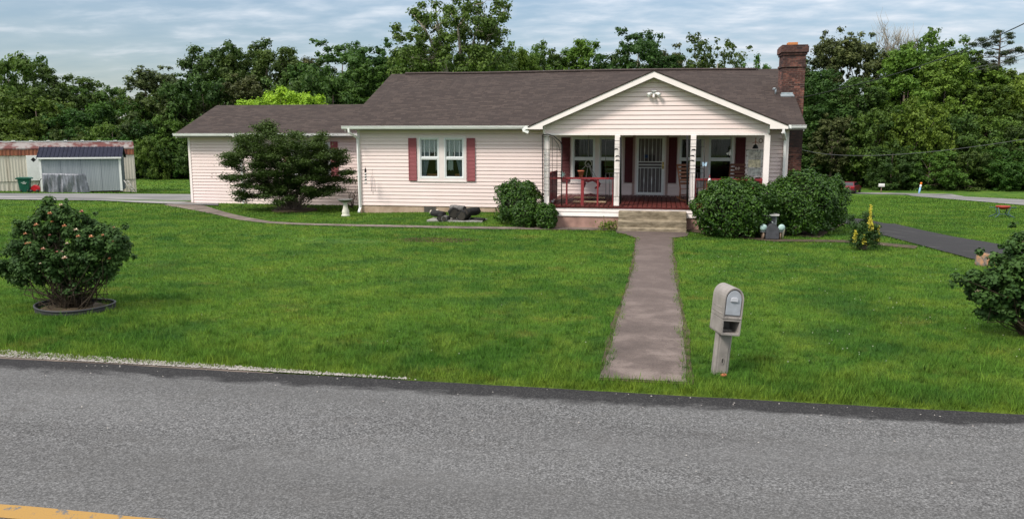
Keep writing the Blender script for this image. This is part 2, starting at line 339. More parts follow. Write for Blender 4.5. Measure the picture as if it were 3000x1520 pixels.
M['drive'] = mat('driveway_asphalt', rough=.9, fn=(lambda t, b: (fn_asphalt((.008, .008, .009), (.034, .032, .033), 30)(t, b), L(t, mixc(t, ramp(t, noise(t, 1.3, 5, .7, sc=(.5, 2.4, 1)), [(.58, (0, 0, 0)), (.68, (.55, .55, .55))]), b.inputs['Base Color'].links[0].from_socket, (.16, .15, .145)), b.inputs['Base Color']))))
def fn_ldrive(t, b):
    n = noise(t, .6, 5, .6, sc=(.35, 2.2, 1)); L(t, ramp(t, n, [(.36, (.06, .058, .058)), (.47, (.15, .15, .15)), (.6, (.27, .26, .25)), (.72, (.34, .33, .315))]), b.inputs['Base Color'])
M['ldrive'] = mat('old_driveway', rough=.9, fn=fn_ldrive)
def fn_walk(t, b):
    n = noise(t, 1.7, 6, .65); n2 = noise(t, 45, 3, .75); y = N(t, 'ShaderNodeSeparateXYZ'); L(t, N(t, 'ShaderNodeTexCoord').outputs['Object'], y.inputs[0])
    c = ramp(t, n, [(.3, (.05, .038, .033)), (.5, (.10, .077, .068)), (.66, (.20, .16, .142))])
    far = mixc(t, .6, c, (.085, .062, .056)); my = N(t, 'ShaderNodeMapRange'); L(t, y.outputs[1], my.inputs[0]); my.inputs[1].default_value = 10.5; my.inputs[2].default_value = 15
    c = mixc(t, my.outputs[0], c, far); c = mixc(t, .25, c, ramp(t, n2, [(.35, (.04, .03, .027)), (.65, (.25, .2, .18))]))
    L(t, c, b.inputs['Base Color']); bump(t, b, n2, .4, .004)
M['walk'] = mat('walk_concrete', rough=.9, fn=fn_walk)
M['path'] = vmat('path_concrete', (.13, .10, .085), .4, 2, .9, c2=(.22, .18, .15))
M['dirt'] = vmat('bare_dirt', (.05, .035, .022), .4, 5, .95, bmp=.6, bscale=30, c2=(.10, .075, .045))
M['stone'] = vmat('pale_stone', (.5, .45, .38), .3, 4, .9, bmp=.3)
M['grav'] = vmat('gravel', (.29, .27, .25), .35, 25, .9)
M['bark'] = vmat('bark', (.13, .1, .08), .4, 6, .95, sc=(1, 1, .3))
M['barkpale'] = vmat('bark_pale', (.3, .27, .22), .35, 4, .95, sc=(1, 1, .3))
def fn_yellow(t, b):
    n = noise(t, 9, 6, .75); f = noise(t, 80, 2, .6)
    c = mixc(t, ramp(t, n, [(.57, (0, 0, 0)), (.63, (1, 1, 1))]), (.34, .20, .055), (.12, .12, .12)); c = mixc(t, ramp(t, f, [(.25, (.7, .7, .7)), (.5, (0, 0, 0))]), c, (.25, .15, .06))
    L(t, c, b.inputs['Base Color'])
M['yellow'] = mat('road_paint_yellow', rough=.8, fn=fn_yellow)

# ------------------------------------------------------------------ the ground
def gridmesh(xs, ys, name, m, zoff=0, zf=terr):
    X, Y = np.meshgrid(xs, ys); Z = zf(X, Y)+zoff; V = np.stack([X, Y, Z], -1).reshape(-1, 3); nx, ny = len(xs), len(ys)
    i = np.arange(nx*ny).reshape(ny, nx); Fc = np.stack([i[:-1, :-1], i[:-1, 1:], i[1:, 1:], i[1:, :-1]], -1).reshape(-1, 4)
    me = bpy.data.meshes.new(name); me.from_pydata(V.tolist(), [], Fc.tolist()); me.polygons.foreach_set('use_smooth', [True]*len(Fc)); me.materials.append(m)
    o = bpy.data.objects.new(name, me); COL.objects.link(o); o['kind'] = 'structure'; return o
xs = np.unique(np.concatenate([np.linspace(-900, -60, 15), np.arange(-60, -24, 3), np.arange(-24, 16, .5), np.arange(16, 70, 3), np.linspace(70, 900, 15)]))
ys = np.unique(np.concatenate([np.linspace(-60, 6, 8), np.arange(6, 62, .5), np.arange(62, 160, 4), np.linspace(160, 1200, 12)]))
gridmesh(xs, ys, 'lawn', M['lawn'])
def sheet(name, A, B, m, zoff=.02, wob=0, seed=0, n=None, step=.35, crossn=6):
    """ribbon between two polylines, laid on the terrain"""
    A = np.array(A, float)[:, :2]; B = np.array(B, float)[:, :2]; rng = np.random.default_rng(seed)
    def res(P, k):
        s = np.r_[0, np.cumsum(np.hypot(*np.diff(P, axis=0).T))]; q = np.linspace(0, s[-1], k); return np.stack([np.interp(q, s, P[:, 0]), np.interp(q, s, P[:, 1])], 1)
    ln = max(np.hypot(*np.diff(A, axis=0).T).sum(), np.hypot(*np.diff(B, axis=0).T).sum()); k = max(2, int(ln/step)+1)
    a = res(A, k); b = res(B, k)
    if wob:
        for P, Q in ((a, b), (b, a)):
            w = np.zeros(k)
            for fq in (3, 8, 17, 31): w += np.sin(np.linspace(0, 2*pi*fq*ln/18, k)+rng.uniform(0, 6))*rng.uniform(.4, 1)/fq**.35
            u = (P-Q); u /= np.maximum(np.linalg.norm(u, axis=1), 1e-6)[:, None]; P += u*(w*wob)[:, None]
    t = np.linspace(0, 1, crossn+1)[None, :, None]; V = (a[:, None]*(1-t)+b[:, None]*t).reshape(-1, 2); Z = terr(V[:, 0], V[:, 1])+zoff
    i = np.arange(k*(crossn+1)).reshape(k, crossn+1); Fc = np.stack([i[:-1, :-1], i[:-1, 1:], i[1:, 1:], i[1:, :-1]], -1).reshape(-1, 4)
    me = bpy.data.meshes.new(name); me.from_pydata(np.c_[V, Z].tolist(), [], Fc.tolist()); me.materials.append(m); me.validate()
    if me.polygons[0].normal.z < 0: me.flip_normals()
    o = bpy.data.objects.new(name, me); COL.objects.link(o); o['kind'] = 'structure'
    u = b-a; u /= np.maximum(np.linalg.norm(u, axis=1), 1e-6)[:, None]; wd = np.linalg.norm(b-a, axis=1)[:, None]
    e1, e2 = (np.minimum(rng.uniform(-.01, .085, (k, 1))+.02*(1+np.sin(np.arange(k)*.31+q))[:, None], wd*.3) for q in (0, 2))
    return o, np.r_[a+u*e1, (b-u*e2)[::-1]]
MASK = []
_, p = sheet('road', [(-60, 8.55), (60, 8.55)], [(-60, 1.6), (60, 1.6)], M['road'], .006, wob=.012, step=.2)
MASK.append(np.array([(-60, 1.5), (60, 1.5), (60, 8.57), (-60, 8.57)]))
for y0, y1 in ((4.8, 4.98), (4.46, 4.62)):
    sheet('yellow_road_line', [(-60, y1), (60, y1)], [(-60, y0), (60, y0)], M['yellow'], .012, wob=.008, seed=9, step=.1, crossn=1)
_, p = sheet('front_walkway', [(-.62, 9.0), (-.60, 11), (-.55, 14), (-.52, 18), (-.62, 22.0), (-1.0, 22.9), (-1.22, 23.1), (-1.25, 23.6)], [(.36, 9.0), (.37, 12), (.33, 15), (.30, 19), (.35, 22.2), (.75, 22.6), (.8, 23.1), (.8, 23.6)], M['walk'], .022, wob=.018, seed=1, step=.12); MASK.append(p)
gp = lambda L_: [G(*q) for q in L_]
sheet('walkway_margin', [(-.66, 8.94), (-.66, 11), (-.60, 14), (-.57, 18), (-.66, 22.0)], [(.42, 8.94), (.43, 12), (.39, 15), (.36, 19), (.40, 22.2)], M['dirt'], .014, wob=.03, seed=21, step=.12)
_, p = sheet('side_path', gp([(493, 599), (560, 591), (640, 617), (720, 637), (790, 650), (900, 656), (1060, 659), (1300, 664), (1560, 667), (1830, 668)]),
             gp([(480, 602), (540, 612), (620, 627), (700, 646), (790, 656), (900, 661), (1060, 665), (1300, 670), (1560, 674), (1835, 677)]), M['path'], .02, wob=.02, seed=2); MASK.append(p)
_, p = sheet('mulch_strip', gp([(2005, 670), (2120, 680), (2270, 702), (2400, 704), (2480, 705), (2690, 722)]), gp([(1995, 677), (2090, 690), (2260, 709), (2400, 711), (2480, 712), (2680, 731)]), M['dirt'], .02, wob=.03, seed=4); MASK.append(p)
_, p = sheet('mulch_bed', gp([(2000, 655), (2480, 655)]), gp([(2010, 672), (2400, 698)]), M['dirt'], .016, wob=.05, seed=5); MASK.append(p)
BP = G(995, 706)
_, p = sheet('side_driveway', gp([(2440, 641), (2530, 645), (2620, 657), (2700, 676), (2800, 697), (2900, 713), (3000, 733), (3200, 760)]),
             gp([(2440, 650), (2480, 657), (2570, 687), (2650, 708), (2740, 733), (2850, 762), (2960, 790), (3150, 830)]), M['drive'], .03, wob=.04, seed=7); MASK.append(p)
_, p = sheet('left_driveway', gp([(-300, 568), (0, 568), (300, 569), (640, 571)]), gp([(-300, 583), (0, 586), (300, 590), (500, 600), (640, 604)]), M['ldrive'], .04, wob=.08, seed=8); MASK.append(p)
_, p = sheet('far_road', gp([(2440, 564), (2586, 566), (2788, 570), (3000, 586), (3400, 610)]), gp([(2440, 567), (2660, 572), (2825, 588), (3000, 603), (3400, 650)]), M['ldrive'], .06); MASK.append(p)
MASK.append(np.array([(-11.0, 28.7), (4.2, 28.7), (5.1, 31), (5.1, 40), (-20, 40), (-20, 31.9), (-11, 31.9)]))
MASK.append(np.array([(-3.5, 24.2), (3.1, 24.2), (3.1, 28.8), (-3.5, 28.8)])); MASK.append(np.array([(-1.25, 23.5), (.8, 23.5), (.8, 24.4), (-1.25, 24.4)]))
def inside(P, x, y):
    r = np.zeros(len(x), bool); n = len(P); j = n-1
    for i in range(n):
        xi, yi = P[i]; xj, yj = P[j]
        if yi != yj: r ^= ((yi > y) != (yj > y)) & (x < (xj-xi)*(y-yi)/(yj-yi)+xi)
        j = i
    return r
def np_mesh(name, V, Fc, m, tint=None, smooth=False):
    """V (n,3); Fc (k,c) with constant corner count"""
    me = bpy.data.meshes.new(name); k, c = Fc.shape
    me.vertices.add(len(V)); me.vertices.foreach_set('co', np.asarray(V, np.float32).ravel())
    me.loops.add(k*c); me.loops.foreach_set('vertex_index', Fc.astype(np.int32).ravel())
    me.polygons.add(k); me.polygons.foreach_set('loop_start', np.arange(0, k*c, c, dtype=np.int32)); me.polygons.foreach_set('loop_total', np.full(k, c, np.int32))
    if smooth: me.polygons.foreach_set('use_smooth', np.ones(k, bool))
    me.update(calc_edges=True)
    if tint is not None:
        a = me.attributes.new('tint', 'FLOAT', 'FACE'); a.data.foreach_set('value', np.asarray(tint, np.float32))
    if m: me.materials.append(m)
    return me
def grass(seed=1):
    rng = np.random.default_rng(seed); XS, YS, SZ = [], [], []
    for (d0, d1, dens, sz, wd) in ((6.2, 11.5, 2600, 1., .006), (11.5, 15, 1700, 1.0, .008), (15, 21, 800, 1.0, .012), (21, 30, 380, 1.05, .017), (30, 46, 130, 1.2, .028), (46, 66, 45, 1.5, .05), (66, 100, 16, 1.8, .09)):
        lat = .72*d1; n = int((d1-d0)*2*lat*dens); d = rng.uniform(d0, d1, n); l = rng.uniform(-1, 1, n)*.72*d+0
        x = vh[0]*d+vr[0]*l; y = vh[1]*d+vr[1]*l; keep = np.ones(n, bool)
        for P in MASK: keep &= ~inside(P, x, y)
        keep &= y > 8.56
        thin = ((x-BP[0])/1.25)**2+((y-BP[1])/.55)**2+.5*np.sin(x*9)*np.cos(y*11); keep &= (thin > 1) | (rng.random(n) < .25)
        x, y = x[keep], y[keep]; XS.append(x); YS.append(y); SZ.append(np.stack([np.full(len(x), sz), np.full(len(x), wd)], 1))
    x = np.concatenate(XS); y = np.concatenate(YS); S = np.concatenate(SZ); n = len(x)
    clump = .5+.5*np.sin(x*1.7+np.sin(y*1.1)*2)*np.cos(y*1.3+np.sin(x*.7)*2); tall = np.where(y < 9.6, 1.35, 1.)
    nt_ = 1500; tx_, ty_ = rng.uniform(-9, 5.5, nt_), 8.62+rng.exponential(1.6, nt_)
    x0_, y0_ = np.repeat(tx_, 16)+rng.normal(size=nt_*16)*.035, np.repeat(ty_, 16)+rng.normal(size=nt_*16)*.03; kp = y0_ > 8.57
    for P in MASK: kp &= ~inside(P, x0_, y0_)
    n0 = len(x); x = np.r_[x, x0_[kp]]; y = np.r_[y, y0_[kp]]; S = np.r_[S, np.tile([[2.0, .009]], (kp.sum(), 1))]; n = len(x); clump = .5+.5*np.sin(x*1.7+np.sin(y*1.1)*2)*np.cos(y*1.3+np.sin(x*.7)*2); tall = np.where(y < 9.6, 1.35, 1.); tall[n0:] = 1.15
    h = (.022+.034*rng.random(n)**1.6+.018*clump*rng.random(n))*S[:, 0]*tall; h[rng.random(n) < .02] *= 1.6
    az = rng.uniform(0, 2*pi, n); ln = rng.uniform(.25, 1.1, n)*h; z = terr(x, y)
    wx, wy = np.cos(az+pi/2)*S[:, 1]*.5, np.sin(az+pi/2)*S[:, 1]*.5
    a = np.stack([x-wx, y-wy, z], 1); b = np.stack([x+wx, y+wy, z], 1); c = np.stack([x+np.cos(az)*ln, y+np.sin(az)*ln, z+h], 1)
    V = np.stack([a, b, c], 1).reshape(-1, 3)
    o = bpy.data.objects.new('grass', np_mesh('grass', V, np.arange(3*n).reshape(-1, 3), M['blade'], rng.random(n))); COL.objects.link(o)
    tagit(o, 'short mown green grass covering the front and side lawns', 'grass', kind='stuff')
    # clover flowers
    k = 900; d = rng.uniform(9.5, 24, k); l = rng.uniform(-.66, .66, k)*d; x = vh[0]*d+vr[0]*l; y = vh[1]*d+vr[1]*l
    keep = (y > 8.8) & ((x > .5) | (rng.random(k) < .12)) & (np.sin(x*2.1)*np.cos(y*1.4) > -.2)
    for P in MASK: keep &= ~inside(P, x, y)
    x, y = x[keep], y[keep]; z = terr(x, y)+rng.uniform(.03, .055, len(x)); r = .008*rng.uniform(.6, 1.2, len(x)); V = []
    base = np.array([(1, 0, 0), (0, 1, 0), (-1, 0, 0), (0, -1, 0), (0, 0, 1), (0, 0, -1)], float)
    V = (np.stack([x, y, z], 1)[:, None]+base[None]*r[:, None, None]).reshape(-1, 3)
    T = np.array([(0, 1, 4), (1, 2, 4), (2, 3, 4), (3, 0, 4), (1, 0, 5), (2, 1, 5), (3, 2, 5), (0, 3, 5)]); Fc = (np.arange(len(x))[:, None, None]*6+T[None]).reshape(-1, 3)
    o = bpy.data.objects.new('clover', np_mesh('clover', V, Fc, mat('clover_white', (.42, .44, .34), .8))); COL.objects.link(o)
    tagit(o, 'tiny white clover flowers dotted over the lawn', 'flowers', kind='stuff')
grass()
def gravel():
    rng = np.random.default_rng(5); n = 9000; x = rng.uniform(-14, 1.5, n); w = np.interp(x, [-14, -8, -4.5, -2.5, 1.5], [.34, .26, .12, .03, .01])
    y = 8.56+rng.random(n)**1.3*w; r = rng.uniform(.008, .02, n); k = rng.random(n) < np.interp(x, [-14, -4.5, -2.6, 1.5], [1, .8, 0, 0]); x, y, r = x[k], y[k], r[k]; n = len(x)
    base = np.array([(1, 0, 0), (0, 1, 0), (-1, 0, 0), (0, -1, 0), (0, 0, .8), (0, 0, -1)], float); V = (np.stack([x, y, np.full(n, .012)+r*.4], 1)[:, None]+base[None]*r[:, None, None]*rng.uniform(.6, 1.3, (n, 6, 1))).reshape(-1, 3)
    T = np.array([(0, 1, 4), (1, 2, 4), (2, 3, 4), (3, 0, 4)]); Fc = (np.arange(n)[:, None, None]*6+T[None]).reshape(-1, 3)
    o = bpy.data.objects.new('gravel', np_mesh('gravel', V, Fc, M['grav'])); COL.objects.link(o); tagit(o, 'loose pale gravel along the road edge', 'gravel', kind='stuff')
    n = 110; x = rng.uniform(-7, 7, n); y = rng.uniform(6.5, 8.5, n)+0; y = 8.5-(8.5-y)**2/2; r = rng.uniform(.006, .012, n)
    V = (np.stack([x, y, np.full(n, .012)+r*.4], 1)[:, None]+base[None]*r[:, None, None]*rng.uniform(.6, 1.3, (n, 6, 1))).reshape(-1, 3); Fc = (np.arange(n)[:, None, None]*6+T[None]).reshape(-1, 3)
    o = bpy.data.objects.new('gravel', np_mesh('gravel', V, Fc, M['grav'])); COL.objects.link(o); tagit(o, 'a few stray pale stones scattered on the dark road margin', 'gravel', kind='stuff')
gravel()
sheet('gravel_verge', [(-60, 8.9), (-14, 8.86), (-8, 8.76), (-5.5, 8.62), (-4.4, 8.54)], [(-60, 8.5), (-4.4, 8.52)], M['path'], .008, wob=.02, seed=12, step=.15, crossn=2)

# ------------------------------------------------------------------ the house
YW, YF = 28.8, 24.3
CO = .131
house = thing('house', 'single-storey pale pink vinyl-sided house with brown shingle roof, gabled front porch and brick chimney', 'house', (-3.4, YW, 0))
def siding(x0, x1, z0, z1, Y, holes=(), clip=None, face=-1):
    """lapped courses facing -Y; clip(z) -> (xa, xb) for gables"""
    mb = MB(); z = z0
    cuts = sorted({z for h in holes for z in (h[2], h[3])})
    while z < z1-1e-4:
        zt = min(z+CO, z1); zs = [z]+[c for c in cuts if z+1e-3 < c < zt-1e-3]+[zt]
        for a, b in zip(zs[:-1], zs[1:]):
            ya = Y-.020+.018*(a-z)/CO; yb = Y-.020+.018*(b-z)/CO; mid = (a+b)/2
            segs = [(x0, x1)]
            for h in holes:
                if h[2] < mid < h[3]:
                    ns = []
                    for s, e in segs:
                        if h[0] > s: ns.append((s, min(e, h[0])))
                        if h[1] < e: ns.append((max(s, h[1]), e))
                    segs = [q for q in ns if q[1]-q[0] > 1e-4]
            for s, e in segs:
                sa, ea, sb, eb = s, e, s, e
                if clip: ca, cb = clip(a), clip(b); sa, ea, sb, eb = max(s, ca[0]), min(e, ca[1]), max(s, cb[0]), min(e, cb[1])
                if ea-sa < .02: continue
                if eb < sb: sb = eb = (sb+eb)/2
                if a == z and b-a > .04:          # shadow groove under each course
                    gh = a+.016; mb.quad((sa, Y+.028, a), (ea, Y+.028, a), (ea, Y+.028, gh), (sa, Y+.028, gh))
                    mb.quad((sa, Y+.028, gh), (ea, Y+.028, gh), (ea, ya, gh), (sa, ya, gh)); mb.quad((sa, ya+.016, a), (ea, ya+.016, a), (ea, Y+.028, a), (sa, Y+.028, a))
                    mb.quad((sa, ya, gh), (ea, ya, gh), (eb, yb, b), (sb, yb, b))
                else: mb.quad((sa, ya, a), (ea, ya, a), (eb, yb, b), (sb, yb, b))
        z = zt
    return mb
def siding_x(X, y0, y1, z0, z1, sgn, clip=None):
    """lapped courses facing sgn*X"""
    m0 = siding(y0, y1, z0, z1, 0, clip=clip); mb = MB()
    mb.v = [(X-sgn*v[1]*1.0, v[0], v[2]) for v in m0.v]; mb.f = [f[::-1] if sgn > 0 else f for f in m0.f]; mb.sm = m0.sm; return mb
X0, X1 = -11.05, 4.18
XW0, XW1 = -19.9, -11.05; YG = 32.
winA = [(-8.70, -7.95), (-7.76, -7.02)]; winP = [(-3.09, -2.30), (-2.16, -1.38)]; winQ = [(.60, 1.40), (1.58, 2.38)]
Z0m, Z1m = 1.20, 2.665; Z0p, Z1p = 1.18, 2.69
holes = [(a, b, Z0m, Z1m) for a, b in winA]+[(a, b, Z0p, Z1p) for a, b in winP+winQ]+[(-.85, .10, .69, 2.70)]
def HB(mb, name, m, **k): return mb.build(name, m, house, world=True, **k)
def HBX(name, m, boxes, **k):
    for q in boxes: HB(MB().box(*q), name, m, **k)
# main front wall with corner boards; inner shell so the rooms are dark
HB(siding(X0+.09, X1-.09, .17, 3.0, YW, holes), 'front_wall', M['siding'])
RZ = 5.32; RY = 33.8; EYf = 28.3; EZ = 3.10; EYb = 39.3; SL = (RZ-EZ)/(RY-EYf)
gclip = lambda z: ((28.8+max(0, z-3.2)/SL, 38.8-max(0, z-3.2)/SL))
HB(siding_x(X0, 28.8, 38.8, .17, 5.2, -1, gclip), 'gable_end_wall', M['siding']); HB(siding_x(X1, 28.8, 38.8, .17, 5.2, 1, gclip), 'gable_end_wall', M['siding'])
b = MB()
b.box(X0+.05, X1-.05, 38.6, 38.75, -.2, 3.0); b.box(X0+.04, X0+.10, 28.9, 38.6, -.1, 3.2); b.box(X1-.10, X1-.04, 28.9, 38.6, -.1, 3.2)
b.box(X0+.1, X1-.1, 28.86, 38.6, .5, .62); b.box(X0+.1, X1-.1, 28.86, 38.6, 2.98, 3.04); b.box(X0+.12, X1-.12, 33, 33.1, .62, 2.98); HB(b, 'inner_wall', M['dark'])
HBX('corner_board', M['trim'], [(x, x+.11, YW-.035, YW+.09, .15, 2.99) for x in (X0-.012, X1-.10)], bevel=.004)
HBX('foundation', M['foundation'], [(X0+.03, -3.5, YW+.01, YW+.2, -.4, .2), (2.95, X1-.03, YW+.01, YW+.2, -.4, .2), (X0+.03, X0+.2, YW+.2, 38.8, -.9, .2), (X1-.2, X1-.03, YW+.2, 38.8, -1.4, .2)])
b = MB()
for k in range(6): b.obox((-8.33, YW-.004, .135-.036*k), .40, .02, .03, rx=.5)
b.box(-8.55, -8.53, YW-.02, YW+.012, -.1, .165).box(-8.13, -8.11, YW-.02, YW+.012, -.1, .165); HB(b, 'foundation_vent', vmat('vent_grey', (.12, .11, .1), .2, 8))
# main roof: front slope as a gently sagging sheet, back slope, fascia
def zridge(x): return RZ-.018*np.sin((x-X0)/15.2*pi*2.4)*(x > -9)
b = MB(); xs_ = np.linspace(-11.38, 4.62, 33); nr = 9
for i, x in enumerate(xs_):
    for j in range(nr):
        t = j/(nr-1); z = EZ+(zridge(x)-EZ)*t+.012*sin(x*1.3+2)*sin(pi*t); b.v.append((x, EYf+(RY-EYf)*t, z))
for i in range(len(xs_)-1):
    for j in range(nr-1): a = i*nr+j; b.f.append((a, a+nr, a+nr+1, a+1)); b.sm.append(False)
o = HB(b, 'roof', M['shingle']); md = o.modifiers.new('th', 'SOLIDIFY'); md.thickness = .05; md.offset = -1
b = MB().add([(-11.38, RY, RZ), (4.62, RY, RZ), (4.62, EYb, EZ), (-11.38, EYb, EZ)], [(0, 1, 2, 3)]); o2 = HB(b, 'roof', M['shingle']); md = o2.modifiers.new('th', 'SOLIDIFY'); md.thickness = .05; md.offset = -1
b = MB().tube([(x, RY, float(zridge(x))+.012) for x in np.linspace(-10.75, 3.6, 30)], .05, 6)
b.v = [(v[0], RY+(v[1]-RY)*2.2, v[2]) for v in b.v]; HB(b, 'ridge_vent', M['ridge'])
for x in (-11.36, 4.56):
    b = MB().prism([(EYf+.02, EZ-.21), (EYf+.02, EZ-.06), (RY, RZ-.06), (EYb-.02, EZ-.06), (EYb-.02, EZ-.21), (RY, RZ-.21)], 'x', x, x+.03); HB(b, 'rake_board', M['trim'])
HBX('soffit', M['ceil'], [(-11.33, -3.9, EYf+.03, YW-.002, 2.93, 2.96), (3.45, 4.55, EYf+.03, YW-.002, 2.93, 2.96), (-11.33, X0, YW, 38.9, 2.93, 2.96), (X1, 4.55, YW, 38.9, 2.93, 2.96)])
def gutter_mb(x0, x1, y, z, h=.115, w=.12):     # K profile trough
    pr = [(y+w, z), (y+w, z-h), (y+.045, z-h), (y+.005, z-h*.5), (y+.012, z-h*.28), (y-.012, z-.012), (y-.012, z), (y+.006, z), (y+.008, z-.02), (y+.03, z-h+.012), (y+w-.01, z-h+.012), (y+w-.01, z)]
    return MB().prism(pr, 'x', x0, x1)
g1 = gutter_mb(-11.44, -3.95, EYf-.11, 3.085); HB(g1, 'gutter', M['gutter'])
HB(gutter_mb(3.5, 4.64, EYf-.11, 3.085), 'gutter', M['gutter'])
HB(MB().box(-4.05, -3.72, EYf-.14, EYf+.1, 3.0, 3.13), 'gutter_end_piece', M['gutter'], bevel=.01)
def pipe(pts, wx=.075, wy=.055):
    b = MB()
    for p, q in zip(pts[:-1], pts[1:]):
        p, q = Vector(p), Vector(q); d = q-p; L_ = d.length+.03; c = (p+q)/2
        az = math.atan2(d.y, d.x); tilt = math.acos(max(-1, min(1, d.z/d.length)))
        Mx = Matrix.Translation(c) @ Matrix.Rotation(az, 4, 'Z') @ Matrix.Rotation(tilt, 4, 'Y') @ Matrix.Rotation(-az, 4, 'Z')
        P = [Mx @ Vector((a*wx/2, e*wy/2, f*L_/2)) for a, e, f in ((-1, -1, -1), (1, -1, -1), (1, 1, -1), (-1, 1, -1), (-1, -1, 1), (1, -1, 1), (1, 1, 1), (-1, 1, 1))]
        b.add(P, [(0, 3, 2, 1), (4, 5, 6, 7), (0, 1, 5, 4), (1, 2, 6, 5), (2, 3, 7, 6), (3, 0, 4, 7)])
    return b
HB(pipe([(-11.18, EYf-.05, 2.99), (-11.17, EYf-.04, 2.86), (-11.02, YW-.09, 2.64), (-11.0, YW-.08, .08), (-10.98, YW-.28, -.06)], .085, .07), 'downspout', M['gutter'], bevel=.008)
HB(pipe([(3.92, EYf-.05, 2.99), (3.93, EYf-.04, 2.84), (4.05, YW-.09, 2.62), (4.06, YW-.08, .1)], .12, .08), 'downspout', M['gutter'], bevel=.008)
# garage wing
HB(siding(XW0+.08, XW1+.5, -.14, 2.72, YG, [(-15.2, -13.5, 1.1, 2.45)]), 'wing_front_wall', M['siding'])
gcl = lambda z: ((32.0+max(0, z-2.9)/.375, 37.9-max(0, z-2.9)/.375))
HB(siding_x(XW0, 32.0, 37.9, -.14, 4.0, -1, gcl), 'wing_end_wall', M['siding'])
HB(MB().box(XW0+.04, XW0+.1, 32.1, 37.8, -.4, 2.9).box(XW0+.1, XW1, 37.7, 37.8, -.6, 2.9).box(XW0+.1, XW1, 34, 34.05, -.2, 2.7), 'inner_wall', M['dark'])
HB(MB().box(XW0-.012, XW0+.09, YG-.035, YG+.08, -.14, 2.7), 'corner_board', M['trim'])
HB(MB().box(XW0+.03, XW1, YG+.01, YG+.2, -.6, -.13).box(XW0+.03, XW0+.2, YG+.2, 37.8, -.9, -.13), 'foundation', M['foundation'])
b = MB().add([(-20.19, 31.5, 2.83), (XW1-.02, 31.5, 2.83), (XW1-.02, 34.95, 4.115), (-20.19, 34.95, 4.115)], [(0, 1, 2, 3)]).add([(-20.19, 34.95, 4.115), (XW1-.02, 34.95, 4.115), (XW1-.02, 38.4, 2.83), (-20.19, 38.4, 2.83)], [(0, 1, 2, 3)])
o = HB(b, 'wing_roof', M['shingle']); md = o.modifiers.new('th', 'SOLIDIFY'); md.thickness = .05; md.offset = -1
HB(MB().prism([(31.52, 2.63), (31.52, 2.77), (34.95, 4.055), (38.38, 2.77), (38.38, 2.63), (34.95, 3.91)], 'x', -20.17, -20.14), 'rake_board', M['trim'])
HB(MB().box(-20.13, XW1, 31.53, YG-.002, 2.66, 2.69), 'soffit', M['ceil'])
HB(gutter_mb(-20.24, XW1-.1, 31.4, 2.83), 'gutter', M['gutter'])
HB(pipe([(-17.52, 31.45, 2.72), (-17.5, 31.9, 2.55), (-17.42, YG-.08, .05), (-17.4, YG-.2, -.1)], .085, .07), 'downspout', M['gutter'], bevel=.008)
